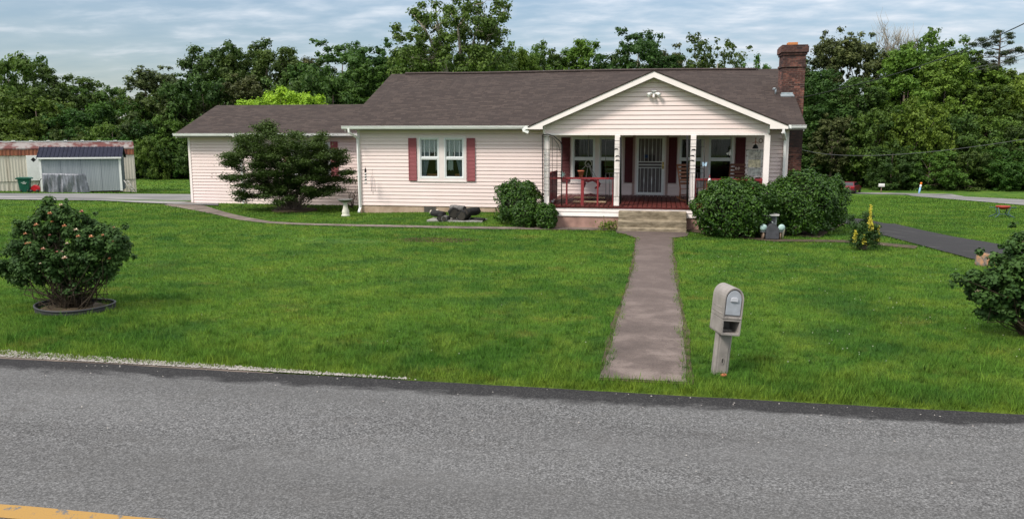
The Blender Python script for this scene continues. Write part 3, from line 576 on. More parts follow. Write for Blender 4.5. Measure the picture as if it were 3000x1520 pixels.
# windows
RP = {}
def window(x0, x1, z0, z1, Y, valance=False, par=house):
    w = .045; fr = MB()
    for a, b_, c, d in ((x0, x0+w, z0, z1), (x1-w, x1, z0, z1), (x0+w, x1-w, z0, z0+w), (x0+w, x1-w, z1-w, z1)): fr.box(a, b_, Y-.035, Y+.07, c, d)
    f = fr.build('window', M['frame'], par, world=True, bevel=.004)
    zm = (z0+z1)/2+.005
    def ch(mb, name, m, **k):
        o = mb.build(name, m, None, **k); o.data.transform(Matrix.Translation(-Vector(par.location))); o.parent = f; return o
    s = MB(); a, b_ = x0+w+.001, x1-w-.001; q = .03
    s.box(a, b_, Y-.022, Y+.03, zm-.028, zm+.028)
    for yy, c, d in ((Y-.012, z0+w+.001, zm-.029), (Y+.015, zm+.029, z1-w-.001)):
        s.box(a, a+q, yy, yy+.03, c, d).box(b_-q, b_, yy, yy+.03, c, d).box(a+q, b_-q, yy, yy+.03, c, c+q).box(a+q, b_-q, yy, yy+.03, d-q, d)
    ch(s, 'sash', M['frame'])
    ch(MB().box(a+q, b_-q, Y+.001, Y+.007, z0+w+q, zm-.029-q), 'pane', M['glass']); ch(MB().box(a+q, b_-q, Y+.028, Y+.034, zm+.029+q, z1-w-q), 'pane', M['glass'])
    def cloth(xa, xb, za, zb, yy, fn=8, amp=.02, gather=0):
        mb = MB(); n = 30; m_ = 8
        for j in range(m_+1):
            t = j/m_
            for i in range(n+1):
                u = i/n; x = xa+(xb-xa)*u
                if gather: x = (xa if gather > 0 else xb)+(x-(xa if gather > 0 else xb))*(1-.62*t)
                mb.v.append((x, yy+amp*sin(u*fn*2*pi), zb+(za-zb)*t-(.02*sin(u*fn*2*pi+1) if j == m_ else 0)))
        for j in range(m_):
            for i in range(n): k = j*(n+1)+i; mb.f.append((k, k+1, k+n+2, k+n+1)); mb.sm.append(True)
        return mb
    if valance:
        ch(cloth(x0+.05, x1-.05, zm+.20, z1-.05, Y+.09), 'curtain', M['lace'])
        if valance == 1: ch(cloth(x0+.05, x0+.42, z0+.06, zm+.3, Y+.13, 4, .02, 1), 'curtain', M['drape']); ch(cloth(x1-.17, x1-.05, z0+.3, zm+.3, Y+.12, 2), 'curtain', M['lace'])
        else: ch(cloth(x1-.42, x1-.05, z0+.06, zm+.3, Y+.13, 4, .02, -1), 'curtain', M['drape']); ch(cloth(x0+.09, x0+.3, z0+.3, zm+.3, Y+.12, 2), 'curtain', M['lace'])
        ch(MB().box(x0+(.22 if valance == 1 else .34), x1-.06, Y+.2, Y+.5, z0+.05, z0+.15), 'inner_shelf', RP.setdefault('shelf', vmat('shelf_wood', (.55, .24, .06), .2, 8, .5)))
        mu = MB()
        for i in (1, 2, 3): xx = x0+(x1-x0)*i/4; mu.box(xx-.006, xx+.006, Y+.018, Y+.026, zm+.06, z1-.08)
        ch(mu, 'muntin', M['frame'])
    else:
        ch(cloth(x0+.05, x1-.05, zm+.08, z1-.05, Y+.12, 7), 'curtain', mat('dim_sheer', (.16, .16, .16), .9) if 'dim' not in RP else RP['dim'])
    return f
RP['dim'] = mat('dim_sheer', (.09, .09, .09), .9)
def casing(x0, x1, z0, z1, ws, Y, m):
    b = MB(); w = .075
    b.box(x0, ws[0][0], Y-.03, Y+.02, z0, z1).box(ws[-1][1], x1, Y-.03, Y+.02, z0, z1)
    b.box(ws[0][0], ws[-1][1], Y-.03, Y+.02, ws[0][3], z1).box(ws[0][0], ws[-1][1], Y-.03, Y+.02, z0, ws[0][2])
    for p, q in zip(ws[:-1], ws[1:]): b.box(p[1], q[0], Y-.03, Y+.02, p[2], p[3])
    b.box(x0-.02, x1+.02, Y-.05, Y-.03, z0-.001, z0+.03)
    return HB(b, 'window_casing', m, bevel=.004)
wl = [(a, b_, Z0m, Z1m) for a, b_ in winA]; casing(-8.775, -6.94, 1.08, 2.75, wl, YW, M['casing'])
window(*wl[0], YW, 1); window(*wl[1], YW, 2)
for ws in (winP, winQ):
    wl = [(a, b_, Z0p, Z1p) for a, b_ in ws]; casing(ws[0][0]-.07, ws[1][1]+.07, 1.08, 2.76, wl, YW, M['casing'])
    for q in wl: window(*q, YW)
def shutter(x0, x1, z0, z1, m):
    b = MB().box(x0, x1, YW-.05, YW-.018, z0, z1); o = HB(b, 'shutter', m, bevel=.004)
    f = MB().box(x0, x0+.035, YW-.062, YW-.05, z0, z1).box(x1-.035, x1, YW-.062, YW-.05, z0, z1)
    for z in (z0, (z0+z1)/2-.02, z1-.05): f.box(x0+.035, x1-.035, YW-.062, YW-.05, z, z+.05)
    q = f.build('shutter_frame', m); q.data.transform(Matrix.Translation(-Vector(house.location))); q.parent = o
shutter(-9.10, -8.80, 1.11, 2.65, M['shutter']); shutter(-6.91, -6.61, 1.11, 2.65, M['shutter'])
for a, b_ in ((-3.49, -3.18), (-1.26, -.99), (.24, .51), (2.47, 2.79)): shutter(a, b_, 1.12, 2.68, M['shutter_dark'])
window(-15.2, -14.35, 1.1, 2.45, YG); window(-14.35, -13.5, 1.1, 2.45, YG)
HB(MB().box(-15.55, -15.24, YG-.05, YG-.02, 1.05, 2.5), 'shutter', M['shutter']); HB(MB().box(-13.46, -13.15, YG-.05, YG-.02, 1.05, 2.5), 'shutter', M['shutter'])
# porch: deck, skirt, steps, posts, beam and gable
planks = MB(); n = 46; w = 6.5/n
for i in range(n):
    x = -3.49+i*w; planks.box(x+.010, x+w-.010, YF-.06, YW-.03, .64, .68+.003*((i*7) % 3))
HB(planks, 'deck_floor', M['deck'], bevel=.003)
HB(MB().box(-3.47, 2.99, YF-.03, YF+.03, .605, .638), 'deck_edge', M['railred']); HB(MB().box(-3.40, 2.95, YF+.05, YW-.05, .5, .63), 'deck_gap_shade', M['dark'])  # near-black slab below the planks paints shade into their gaps
sk = siding(-3.46, 2.98, .345, .605, YF); sk.box(-3.46, 2.98, YF+.001, YF+.03, .34, .604)
HB(sk, 'deck_skirt', M['trim']); HB(MB().box(-3.44, 2.96, YF+.02, YF+.2, -.3, .343).box(-3.44, -3.3, YF+.2, YW, -.3, .64).box(2.82, 2.96, YF+.2, YW, -.3, .64), 'foundation', M['found_red'])
stp = MB().prism([(23.52, -.05), (23.52, .11), (23.64, .115), (23.62, .30), (23.96, .315), (23.94, .55), (24.262, .555), (24.262, -.05)], 'x', -1.2, .76)
st = HB(stp, 'step', M['steps'], bevel=.02)
for x in (-3.383, -1.287, .895, 2.95):
    HB(MB().box(x-.078, x+.078, YF-.02, YF+.136, .682, 2.76), 'porch_post', M['trim'], bevel=.006)
HB(MB().box(-3.42, 2.96, YF+.02, YF+.15, 2.765, 3.0), 'porch_beam', M['trim'])
ap = (-.28, 4.57)
gx = lambda z: (-3.47 if z < 3.14 else ap[0]-(4.42-z)/.4325, 2.97 if z < 3.14 else ap[0]+(4.42-z)/.4325)
HB(siding(-3.47, 2.97, 2.80, 4.41, YF+.02, clip=lambda z: (max(-3.47, gx(z)[0]), min(2.97, gx(z)[1]))), 'gable_wall', M['siding'])
HB(MB().box(-3.475, 2.975, YF-.012, YF+.01, 2.755, 2.815), 'beam_trim', M['trim'])
HBX('corner_board', M['trim'], [(-3.50, -3.44, YF-.02, YF+.06, 2.82, 3.12), (2.94, 3.0, YF-.02, YF+.06, 2.82, 3.12)])
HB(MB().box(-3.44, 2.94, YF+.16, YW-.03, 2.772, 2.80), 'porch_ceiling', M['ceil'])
HB(siding_x(-3.44, YF+.1, YW-.03, 2.77, 3.05, -1), 'porch_side_wall', M['siding']); HB(siding_x(2.94, YF+.1, YW-.03, 2.77, 3.05, 1), 'porch_side_wall', M['siding'])
eL, eR = (-3.91, 3.0), (3.46, 3.03)
pr = MB().add([(eL[0], 23.98, eL[1]), (ap[0], 23.98, ap[1]), (ap[0], 32.2, ap[1]), (eL[0], 28.25, eL[1])], [(0, 1, 2, 3)])
pr.add([(ap[0], 23.98, ap[1]), (eR[0], 23.98, eR[1]), (eR[0], 28.35, eR[1]), (ap[0], 32.2, ap[1])], [(0, 1, 2, 3)])
o = HB(pr, 'porch_roof', M['shingle']); md = o.modifiers.new('th', 'SOLIDIFY'); md.thickness = .03; md.offset = 0
t_ = .165
HB(MB().prism([(eL[0], eL[1]-.02), (ap[0], ap[1]-.02), (ap[0], ap[1]-.02-t_), (-3.47, 3.165-t_+.02), (-3.47, 2.93), (eL[0], 2.93)], 'y', 24.0, 24.035)
   .prism([(eR[0], eR[1]-.02), (eR[0], 2.93), (2.97, 2.93), (2.97, 3.19-t_+.02), (ap[0], ap[1]-.02-t_), (ap[0], ap[1]-.02)], 'y', 24.0, 24.035), 'gable_fascia', M['trim'])
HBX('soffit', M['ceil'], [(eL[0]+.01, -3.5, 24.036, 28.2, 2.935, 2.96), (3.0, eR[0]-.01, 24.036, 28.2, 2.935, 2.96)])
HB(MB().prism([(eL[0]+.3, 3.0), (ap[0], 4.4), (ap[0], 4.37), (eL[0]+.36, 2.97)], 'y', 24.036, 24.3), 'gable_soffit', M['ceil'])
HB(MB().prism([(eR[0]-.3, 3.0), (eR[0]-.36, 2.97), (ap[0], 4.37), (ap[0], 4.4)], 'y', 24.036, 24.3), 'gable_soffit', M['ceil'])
HB(MB().box(-4.0, -3.92, 24.05, 28.1, 2.93, 3.02), 'gutter', M['gutter']); HB(MB().box(3.47, 3.55, 24.05, 28.1, 2.94, 3.04), 'gutter', M['gutter'])
HB(pipe([(-3.98, 24.1, 2.98), (-4.06, 24.1, 2.90), (-3.92, 24.12, 2.84)], .09, .07), 'downspout', M['gutter'], bevel=.006)
# railings
def rail(x0, x1, posts, zt=1.51):
    b = MB().box(x0, x1, YF+.02, YF+.11, zt-.055, zt)
    for x, w in posts: b.box(x-w/2, x+w/2, YF+.04, YF+.04+w, .685, zt-.056)
    return HB(b, 'porch_railing', M['railred'], bevel=.004)
rail(-3.30, -1.37, [(-2.78, .05), (-2.31, .09), (-1.85, .05), (-1.40, .03)]); rail(.98, 2.865, [(1.0, .04), (1.32, .05), (1.75, .05), (2.2, .05), (2.62, .05)])
HBX('porch_railing', M['railred'], [(-3.40, -3.33, YF+.14, 26.5, .72, 1.62), (2.9, 2.97, YF+.14, 26.5, .72, 1.5)], bevel=.01)
# door
PB = (mat('panel_brick', fn=lambda t, b: (fn_brick(t, b), L(t, mixc(t, .65, b.inputs['Base Color'].links[0].from_socket, (.6, .42, .38)), b.inputs['Base Color']))))
HBX('door_side_panel', PB, [(-1.0, -.905, YW-.025, YW-.019, .69, 2.75), (.15, .235, YW-.025, YW-.019, .69, 2.75)])
HB(MB().box(-.90, -.855, YW-.05, YW+.03, .69, 2.72).box(.105, .145, YW-.05, YW+.03, .69, 2.72).box(-.855, .105, YW-.05, YW+.03, 2.70, 2.74), 'door_frame', M['casing'])
door = HB(MB().box(-.855, .105, YW+.02, YW+.05, .69, 2.70), 'door', M['screen'])
def DC(mb, name, m, **k): o = mb.build(name, m, None, **k); o.data.transform(Matrix.Translation(-Vector(house.location))); o.parent = door; return o
b = MB(); x0, x1, z0, z1 = -.85, .10, .70, 2.69
b.box(x0, x0+.07, YW-.045, YW-.005, z0, z1).box(x1-.09, x1, YW-.045, YW-.005, z0, z1).box(x0+.07, x1-.09, YW-.045, YW-.005, z0, z0+.09).box(x0+.07, x1-.09, YW-.045, YW-.005, z1-.05, z1)
for z in (1.64, 1.74, 1.845): b.box(x0+.07, x1-.09, YW-.04, YW-.01, z-.014, z+.014)
DC(b, 'security_door_frame', M['white'], bevel=.004)
b = MB()
for i in range(6):
    x = x0+.07+(x1-x0-.16)*(i+.5)/6
    for za, zb in ((z0+.09, 1.63), (1.86, z1-.05)):
        if i in (1, 3) : zc_ = (za+zb)/2; b.tube([(x, YW-.03, za), (x, YW-.03, zc_-.16), (x, YW-.03, zc_), (x, YW-.03, zc_+.16), (x, YW-.03, zb)], [.008, .008, .019, .008, .008], 6)
        else: b.tube([(x, YW-.03, za), (x, YW-.03, zb)], .008, 6)
b.ball((x0+.4, YW-.03, 1.74), .02, 8, .5, .5)
DC(b, 'security_bar', M['white'])
DC(MB().ball((x1-.045, YW-.07, 1.79), .028).ball((x1-.045, YW-.07, 1.66), .034).box(x1-.075, x1-.015, YW-.05, YW-.046, 1.6, 1.84), 'handle', M['brass'])
flag = MB(); fx0, fx1, fz0, fz1 = -.60, -.22, 1.875, 2.09
DC(MB().box(fx0, fx0+.16, YW+.005, YW+.012, fz0+.1, fz1), 'flag_canton', mat('flag_blue', (.03, .06, .16), .8))
b = MB()
for k in range(7):
    z = fz0+k*(fz1-fz0)/7; b.box(fx0+(.165 if k > 2 else 0), fx1, YW+.005, YW+.012, z, z+.016)
DC(b, 'flag_stripe', mat('flag_dark', (.02, .02, .025), .8))
# chimney with corbelled cap
ch_ = MB()
def ring(x0, x1, y0, y1, z0, z1): ch_.box(x0, x1, y0, y1, z0, z1)
ring(4.22, 4.98, 31.0, 32.0, -1.4, 3.0); ring(4.17, 4.95, 31.0, 32.0, 3.0, 5.16); ring(4.13, 4.99, 30.96, 32.04, 5.16, 5.24); ring(4.17, 4.95, 31.0, 32.0, 5.24, 5.58)
ring(4.13, 4.99, 30.96, 32.04, 5.58, 5.66); ring(4.09, 5.03, 30.92, 32.08, 5.66, 5.88); ring(4.12, 5.0, 30.95, 32.05, 5.88, 5.93)
chim = HB(ch_, 'chimney', M['brick'], bevel=.006); chim['label'] = 'soot-stained red brick chimney with a corbelled cap'
def CC(mb, name, m, **k): o = mb.build(name, m, None, **k); o.data.transform(Matrix.Translation(-Vector(house.location))); o.parent = chim
CC(MB().box(4.36, 4.70, 31.3, 31.7, 5.931, 6.05), 'flue', M['orangeclay'], bevel=.01)
fm = vmat('flashing', (.42, .47, .5), .15, 10, .35, metal=.6)
CC(MB().box(4.165, 4.56, 30.975, 30.995, 4.14, 4.27).obox((4.36, 30.88, 4.165), .46, .26, .012, rx=.385), 'flashing', fm)
CC(MB().tube([(3.98, 31.1, 4.2), (3.98, 31.1, 4.42)], .035, 10).tube([(3.98, 31.1, 4.42), (3.88, 31.0, 4.40)], .035, 10), 'vent_pipe', fm)

# floodlight on the gable
fl = thing('floodlight', 'twin-lamp white floodlight fixed high on the porch gable', 'floodlight', (-.27, YF-.01, 3.93))
fl2 = MB().lathe((0, 0, 0), [(.001, 0), (.06, .0), (.06, .02), (.03, .05)], 14); fl2.v = [(v[0], -v[2]-.0, v[1]) for v in fl2.v]; fl2.f = [f[::-1] for f in fl2.f]; fl2.build('mount', M['white'], fl)
for s in (-1, 1):
    b = MB().tube([(s*.02, -.04, 0), (s*.07, -.07, .02), (s*.12, -.09, 0), (s*.17, -.12, -.04)], [.015, .025, .05, .065], 12); b.build('lamp_head', M['white'], fl)
MB().tube([(0, -.05, -.02), (0, -.09, -.07), (0, -.10, -.12)], [.03, .04, .032], 10).build('motion_sensor', M['casing'], fl)
MB().obox((0, -.05, .09), .14, .1, .02, rx=.3).build('hood', M['white'], fl)

# ------------------------------------------------------------------ foliage
def leaf_mesh(name, P, Nn, size, m, rng, tint=None, aspect=.62, curl=.25):
    """one folded rhombic leaf (two triangles) per point"""
    n = len(P); size = np.broadcast_to(size, (n,)).astype(float)*rng.uniform(.7, 1.3, n)
    Nn = Nn/np.maximum(np.linalg.norm(Nn, axis=1), 1e-6)[:, None]
    a = rng.normal(size=(n, 3)); a -= Nn*(a*Nn).sum(1)[:, None]; a /= np.maximum(np.linalg.norm(a, axis=1), 1e-6)[:, None]; b = np.cross(Nn, a)
    s = size[:, None]; k = aspect*.5
    V = np.stack([P-a*s*.5, P+b*s*k+Nn*s*curl*.5, P+a*s*.5, P-b*s*k+Nn*s*curl*.5], 1).reshape(-1, 3)
    i = np.arange(n)[:, None]*4; T = np.concatenate([i+np.array([[0, 1, 2]]), i+np.array([[0, 2, 3]])], 1).reshape(-1, 3)
    t = rng.random(n) if tint is None else tint
    return np_mesh(name, V, T, m, np.repeat(t, 2))
def rdir(rng, n): v = rng.normal(size=(n, 3)); return v/np.linalg.norm(v, axis=1)[:, None]
def clump_leaves(C, R, n, rng, flat=.92, fill=.55, upb=.22, tvar=.45):
    """leaves on the shells of clumps: positions, normals, tint"""
    w = R**2; k = rng.choice(len(C), n, p=w/w.sum()); d = rdir(rng, n); d[:, 2] = np.where((d[:, 2] < -.2) & (rng.random(n) < .5), -d[:, 2], d[:, 2])
    rr = R[k]*rng.uniform(fill, 1.08, n)*(1+.22*np.sin(d[:, 0]*5+k)*np.cos(d[:, 1]*6+k*2)); P = C[k]+d*rr[:, None]*np.array([1, 1, flat])
    Nn = d*.9+rdir(rng, n)*.55+np.array([0, 0, upb]); base = rng.random(len(C)); t = np.clip(base[k]*(1-tvar)+rng.random(n)*tvar*1.2, 0, 1)
    return P, Nn, t
def limbs(mb, base, tips, r0, rng, n=6, wob=.15):
    base = np.array(base, float)
    for T in tips:
        T = np.array(T, float); ln = np.linalg.norm(T-base); pts = []
        for i in range(6):
            t = i/5; p = base*(1-t)+T*t; p = p+rng.normal(size=3)*wob*ln*.12*sin(pi*t); p[2] += ln*.06*sin(pi*t)*-1; pts.append(p)
        mb.tube(pts, [r0*(1-.85*i/5) for i in range(6)], n)
LM = {
 'deep': leafmat('leaf_deep', (.026, .062, .014), (.085, .155, .028), objrand=.45, trans=.38),
 'mid': leafmat('leaf_mid', (.036, .085, .014), (.120, .205, .030), objrand=.35, trans=.38),
 'bright': leafmat('leaf_bright', (.055, .12, .015), (.165, .27, .034), objrand=.3, trans=.38),
 'chart': leafmat('leaf_chartreuse', (.16, .30, .012), (.34, .52, .03)),
 'pine': leafmat('leaf_pine', (.02, .04, .016), (.06, .085, .03)),
 'olive': leafmat('leaf_olive', (.035, .055, .016), (.115, .135, .04), objrand=.3)}
def tree_data(seed, Ht, Wd, base, ncl, nleaf, ls, m, kind='round', bark='bark'):
    """unit tree: crown mesh, trunk mesh; Ht height, Wd crown width, base = lowest foliage"""
    rng = np.random.default_rng(seed); C = []; R = []; hz = (Ht-base)/2; cz = base+hz
    while len(C) < ncl:
        d = rdir(rng, 1)[0]; r = rng.uniform(.35, .92)**.6
        if kind == 'skirt':      # foliage down to the ground like a woodland edge
            z = rng.uniform(0, 1); w = Wd/2*sqrt(max(0.03, 1-(max(0, z-.35)/.68)**2.4))*rng.uniform(.35, 1)**.5; th = rng.uniform(0, 2*pi)
            p = np.array([w*cos(th), w*sin(th)*.8, base+(Ht-base)*z*.95])
        elif kind == 'fan':
            z = rng.uniform(.15, 1); w = Wd/2*(.45+.6*z)*rng.uniform(.25, 1)**.5; th = rng.uniform(0, 2*pi); p = np.array([w*cos(th), w*sin(th), base+(Ht-base)*z*(1-.18*(w/(Wd/2))**2)])
        else: p = np.array([d[0]*r*Wd/2, d[1]*r*Wd/2, cz+d[2]*r*hz])
        C.append(p); R.append(Wd*rng.uniform(.10, .19)*(.85 if p[2] > cz+hz*.6 else 1))
    C = np.array(C); R = np.array(R); top = C[:, 2]+R*.75; sc = Ht/top.max(); C[:, 2] *= sc
    C2, R2 = [], []                 # each lobe breaks up into smaller sprays with gaps between them
    for c, r in zip(C, R):
        for j in range(rng.integers(5, 9)): dd = rdir(rng, 1)[0]; C2.append(c+dd*r*rng.uniform(.5, 1.05)); R2.append(r*rng.uniform(.28, .5))
    P, Nn, t = clump_leaves(np.array(C2), np.array(R2), nleaf, rng, fill=.15)
    tz = np.repeat(rng.random(len(C)), 1); cr = leaf_mesh('crown', P, Nn, ls, LM[m], rng, t)
    tb = MB(); tr = Ht*.016; tb.tube([(0, 0, -.6), (tr*.3, 0, Ht*.2), (-tr, tr*.5, Ht*.5), (0, 0, Ht*.82)], [tr*1.4, tr, tr*.7, tr*.15], 8)
    k = np.argsort(-R)[:16]
    for i in k: z0 = max(.15*Ht, C[i][2]*.62); limbs(tb, (0, 0, z0), [C[i]], tr*.45, rng, 5)
    me = bpy.data.meshes.new('trunk'); me.from_pydata(tb.v, [], tb.f); me.polygons.foreach_set('use_smooth', [True]*len(tb.f)); me.materials.append(M[bark])
    return cr, me
def put_tree(name, data, loc, s, label, cat, group, rz=0):
    t = thing(name, label, cat, loc, (0, 0, rz), group); t.scale = s
    for nm, me in zip(('crown', 'trunk'), data):
        o = bpy.data.objects.new(nm, me); COL.objects.link(o); o.parent = t
    return t
TD = {}
TD['deepA'] = tree_data(11, 16, 10, 1.5, 60, 26000, .34, 'deep'); TD['deepB'] = tree_data(12, 16, 11, 2.5, 46, 24000, .36, 'deep', 'fan')
TD['midA'] = tree_data(13, 16, 10, 1.0, 60, 26000, .34, 'mid'); TD['midB'] = tree_data(14, 16, 9, .3, 70, 28000, .33, 'mid', 'skirt')
TD['brightA'] = tree_data(15, 16, 9, .8, 60, 26000, .33, 'bright', 'skirt'); TD['oliveA'] = tree_data(16, 16, 9, 2.5, 44, 20000, .32, 'olive')
TD['sparse'] = tree_data(17, 16, 9, 5, 34, 6500, .36, 'deep', 'fan', 'barkpale'); TD['skirtD'] = tree_data(18, 16, 10, .2, 75, 30000, .33, 'deep', 'skirt')
TD['squatD'] = tree_data(19, 9, 10, .1, 60, 26000, .33, 'deep', 'skirt'); TD['squatM'] = tree_data(20, 9, 10, .1, 60, 26000, .33, 'mid', 'skirt'); TD['squatB'] = tree_data(23, 9, 10, .1, 60, 26000, .33, 'bright', 'skirt')
DESC = {'deepA': 'dark round tree', 'deepB': 'dark spreading tree', 'midA': 'mid-green full tree', 'midB': 'leafy mid-green tree',
        'brightA': 'bright green tree', 'oliveA': 'olive-green tree', 'sparse': 'thin-leaved tree', 'skirtD': 'dark low-branched tree'}
NB = {}
def wt(px, top, d, kind, wpx=None, base=None, where=''):
    """woodland tree whose crown top shows at (px, top) at heading distance d"""
    p = PD(px, d); z = float(terr(p[0], p[1])); ht = H+(HOR-top)*d*cos(PIT)/F*1.0-z
    s = ht/16.; ws = s if wpx is None else (wpx*d/F)/10.
    k = NB.get(kind, 0); NB[kind] = k+1
    kd, dz = kind, DESC[kind]
    if ht/(ws*10) < 1.2: kd = {'deep': 'squatD', 'skir': 'squatD', 'brig': 'squatB'}.get(kind[:4], 'squatM'); s = ht/9.
    put_tree('woodland_tree', TD[kd], (p[0], p[1], z-.2), (ws, ws, s), DESC[kind]+' '+where, 'tree', 'trees of the wood behind the house', rz=(k*2.4) % 6.28)
# left wood edge (about 84 m out) : back row, then middle, then front
FR = 'in the wood'
for px, top, kind, w, where in [
  (-330, 200, 'deepA', 330, 'far left, outside the photo edge'), (-160, 150, 'midA', 330, 'at the far left edge of the wood'), (40, 158, 'midA', 300, 'forming the tall left end of the wood above the trailer'), (170, 186, 'deepA', 250, 'just right of the tall left end of the wood'),
  (275, 243, 'deepB', 170, 'in the dip of the treeline above the dark-roofed shed'), (360, 272, 'midA', 220, 'at the lowest dip of the treeline'), (470, 190, 'olive' 'A', 260, 'rising left of the garage wing roof'), (560, 205, 'deepA', 240, 'behind the left end of the garage wing'),
  (690, 125, 'deepB', 230, 'with the tall round head left of centre behind the garage wing'), (790, 135, 'deepB', 230, 'second of the two tall round heads behind the garage wing'), (890, 150, 'oliveA', 220, 'above the right part of the garage wing roof'),
  (1010, 118, 'deepA', 300, 'left of the main roof ridge'), (1110, 128, 'deepA', 260, 'directly above the left rake of the main roof'), (1230, 140, 'skirtD', 300, 'behind the tall open tree'), (1330, 150, 'skirtD', 300, 'behind the trunks of the tall open tree'), (1450, 150, 'midA', 280, 'right of the tall open tree'),
  (1550, 128, 'midA', 180, 'above the middle of the roof ridge'), (1480, 175, 'deepA', 240, 'low over the middle of the ridge'), (1640, 145, 'deepA', 220, 'left of the porch gable peak'), (1700, 122, 'brightA', 210, 'nearest left of the porch gable peak'), (1790, 150, 'deepA', 200, 'just left of the tall round tree over the porch gable'),
  (1865, 82, 'deepA', 260, 'tallest over the porch gable'), (1950, 130, 'oliveA', 200, 'right shoulder of the group over the porch gable'), (1990, 172, 'midA', 200, 'low behind the right slope of the porch gable'),
  (2095, 112, 'sparse', 230, 'over the right part of the ridge'), (2060, 175, 'deepA', 200, 'low under the thin-leaved tree'), (2195, 170, 'midA', 150, 'low beside the chimney left side')]:
    wt(px, top, 101 if w > 240 else 104, kind, w, where=where)
for px, top, kind, w, where in [
  (-230, 270, 'midB', 320, 'in the second row beyond the left edge'), (-60, 250, 'midB', 300, 'in the second row over the rusty trailer left end'), (110, 270, 'midB', 300, 'in the second row over the trailer'), (250, 300, 'skirtD', 250, 'in the second row over the shed left half'), (370, 290, 'midB', 260, 'in the second row right of the shed'),
  (490, 260, 'skirtD', 260, 'in the second row left of the garage wing'), (600, 215, 'skirtD', 260, 'in the second row above the wing roof left corner'), (720, 215, 'oliveA', 240, 'in the second row above the yellow-green tree left side'), (850, 210, 'skirtD', 260, 'in the second row above the yellow-green tree'), (980, 190, 'skirtD', 280, 'in the second row where wing and main roof meet'), (1120, 180, 'midB', 250, 'in the second row against the main roof rake')]:
    wt(px, top, 94, kind, w, where=where)
for px, top, kind, w, where in [(-120, 350, 'skirtD', 220, 'low in the front row behind the trailer left end'), (60, 345, 'midB', 220, 'low in the front row behind the trailer'), (200, 365, 'skirtD', 200, 'low in the front row behind the shed'), (330, 350, 'midB', 200, 'low in the front row at the trailer right end'),
  (430, 345, 'skirtD', 190, 'low in the front row over the open field'), (530, 340, 'midB', 200, 'low in the front row beside the garage wing'), (640, 330, 'skirtD', 220, 'low in the front row behind the garage wing')]:
    wt(px, top, 90, kind, w, where=where)
# thicket of shrubs along the foot of the wood
SHD = tree_data(31, 4, 5.5, 0, 40, 9000, .24, 'mid', 'skirt'); SHD2 = tree_data(32, 4, 5.5, 0, 40, 9000, .24, 'deep', 'skirt')
k = 0
for px in list(range(300, 760, 48)):
    p = PD(px, 86.5+(k % 3)*.8); z = float(terr(p[0], p[1])); sh = 1.0+.25*sin(k*2.3)
    put_tree('thicket_shrub', SHD if k % 2 else SHD2, (p[0], p[1], z-.15), (.8, .8, sh*.95), 'overgrown green shrub in the thicket at the foot of the wood behind the field', 'shrub', 'thicket shrubs at the foot of the left wood', rz=k*1.7); k += 1
# right wood (120 m and more beyond the sloping lawn)
for px, top, kind, w, d, where in [
  (2330, 200, 'skirtD', 260, 138, 'behind the chimney'), (2420, 92, 'oliveA', 240, 134, 'tall and brown-green right beside the chimney'), (2500, 96, 'oliveA', 260, 134, 'second tall brown-green crown right of the chimney'), (2600, 130, 'sparse', 200, 138, 'with thin limbs behind the tall pair right of the chimney'),
  (2700, 98, 'midA', 260, 132, 'with the highest leafy top on the right'), (2800, 150, 'midA', 240, 134, 'between the high leafy top and the pine'), (2870, 185, 'brightA', 220, 130, 'left of the pine'), (2970, 195, 'midB', 260, 134, 'right of the pine'), (3090, 190, 'deepA', 300, 134, 'beyond the right photo edge'), (3270, 170, 'midA', 300, 134, 'far beyond the right photo edge'),
  (2640, 150, 'brightA', 250, 126, 'in the middle of the right wood with bright leaves'), (2760, 165, 'brightA', 230, 125, 'right of centre in the right wood'), (2400, 210, 'skirtD', 240, 126, 'in the second row next to the chimney'), (2510, 230, 'skirtD', 240, 124, 'in the second row right of the chimney'), (2880, 240, 'midB', 240, 124, 'in the second row under the pine'), (3010, 240, 'brightA', 260, 124, 'in the second row at the right edge'), (3160, 240, 'midB', 280, 124, 'in the second row outside the frame'),
  (2440, 330, 'oliveA', 170, 119, 'in the front row behind the round hedge bushes'), (2560, 310, 'midB', 230, 119, 'in the front row above the parked red car'), (2680, 300, 'brightA', 220, 118, 'in the front row above the far letterbox'), (2790, 320, 'skirtD', 230, 118, 'in the front row above the marker post'), (2900, 330, 'midB', 230, 118, 'in the front row left of the fire pit'), (3010, 330, 'skirtD', 240, 118, 'in the front row over the fire pit'), (3140, 320, 'midB', 260, 118, 'in the front row past the frame'),
  (2620, 420, 'skirtD', 170, 114, 'low and bushy behind the far letterbox'), (2730, 430, 'midB', 170, 113, 'low and bushy behind the marker post'), (2840, 435, 'skirtD', 170, 113, 'low and bushy left of the fire pit'), (2950, 430, 'midB', 180, 113, 'low and bushy above the fire pit'), (3060, 430, 'skirtD', 180, 113, 'low and bushy at the frame edge'), (2500, 430, 'skirtD', 150, 128, 'low and dark behind the red car'), (2400, 440, 'skirtD', 170, 122, 'low and dark behind the hedge bushes'), (2330, 350, 'skirtD', 200, 124, 'half hidden by the chimney')]:
    wt(px, top, d, kind, w, where=where)
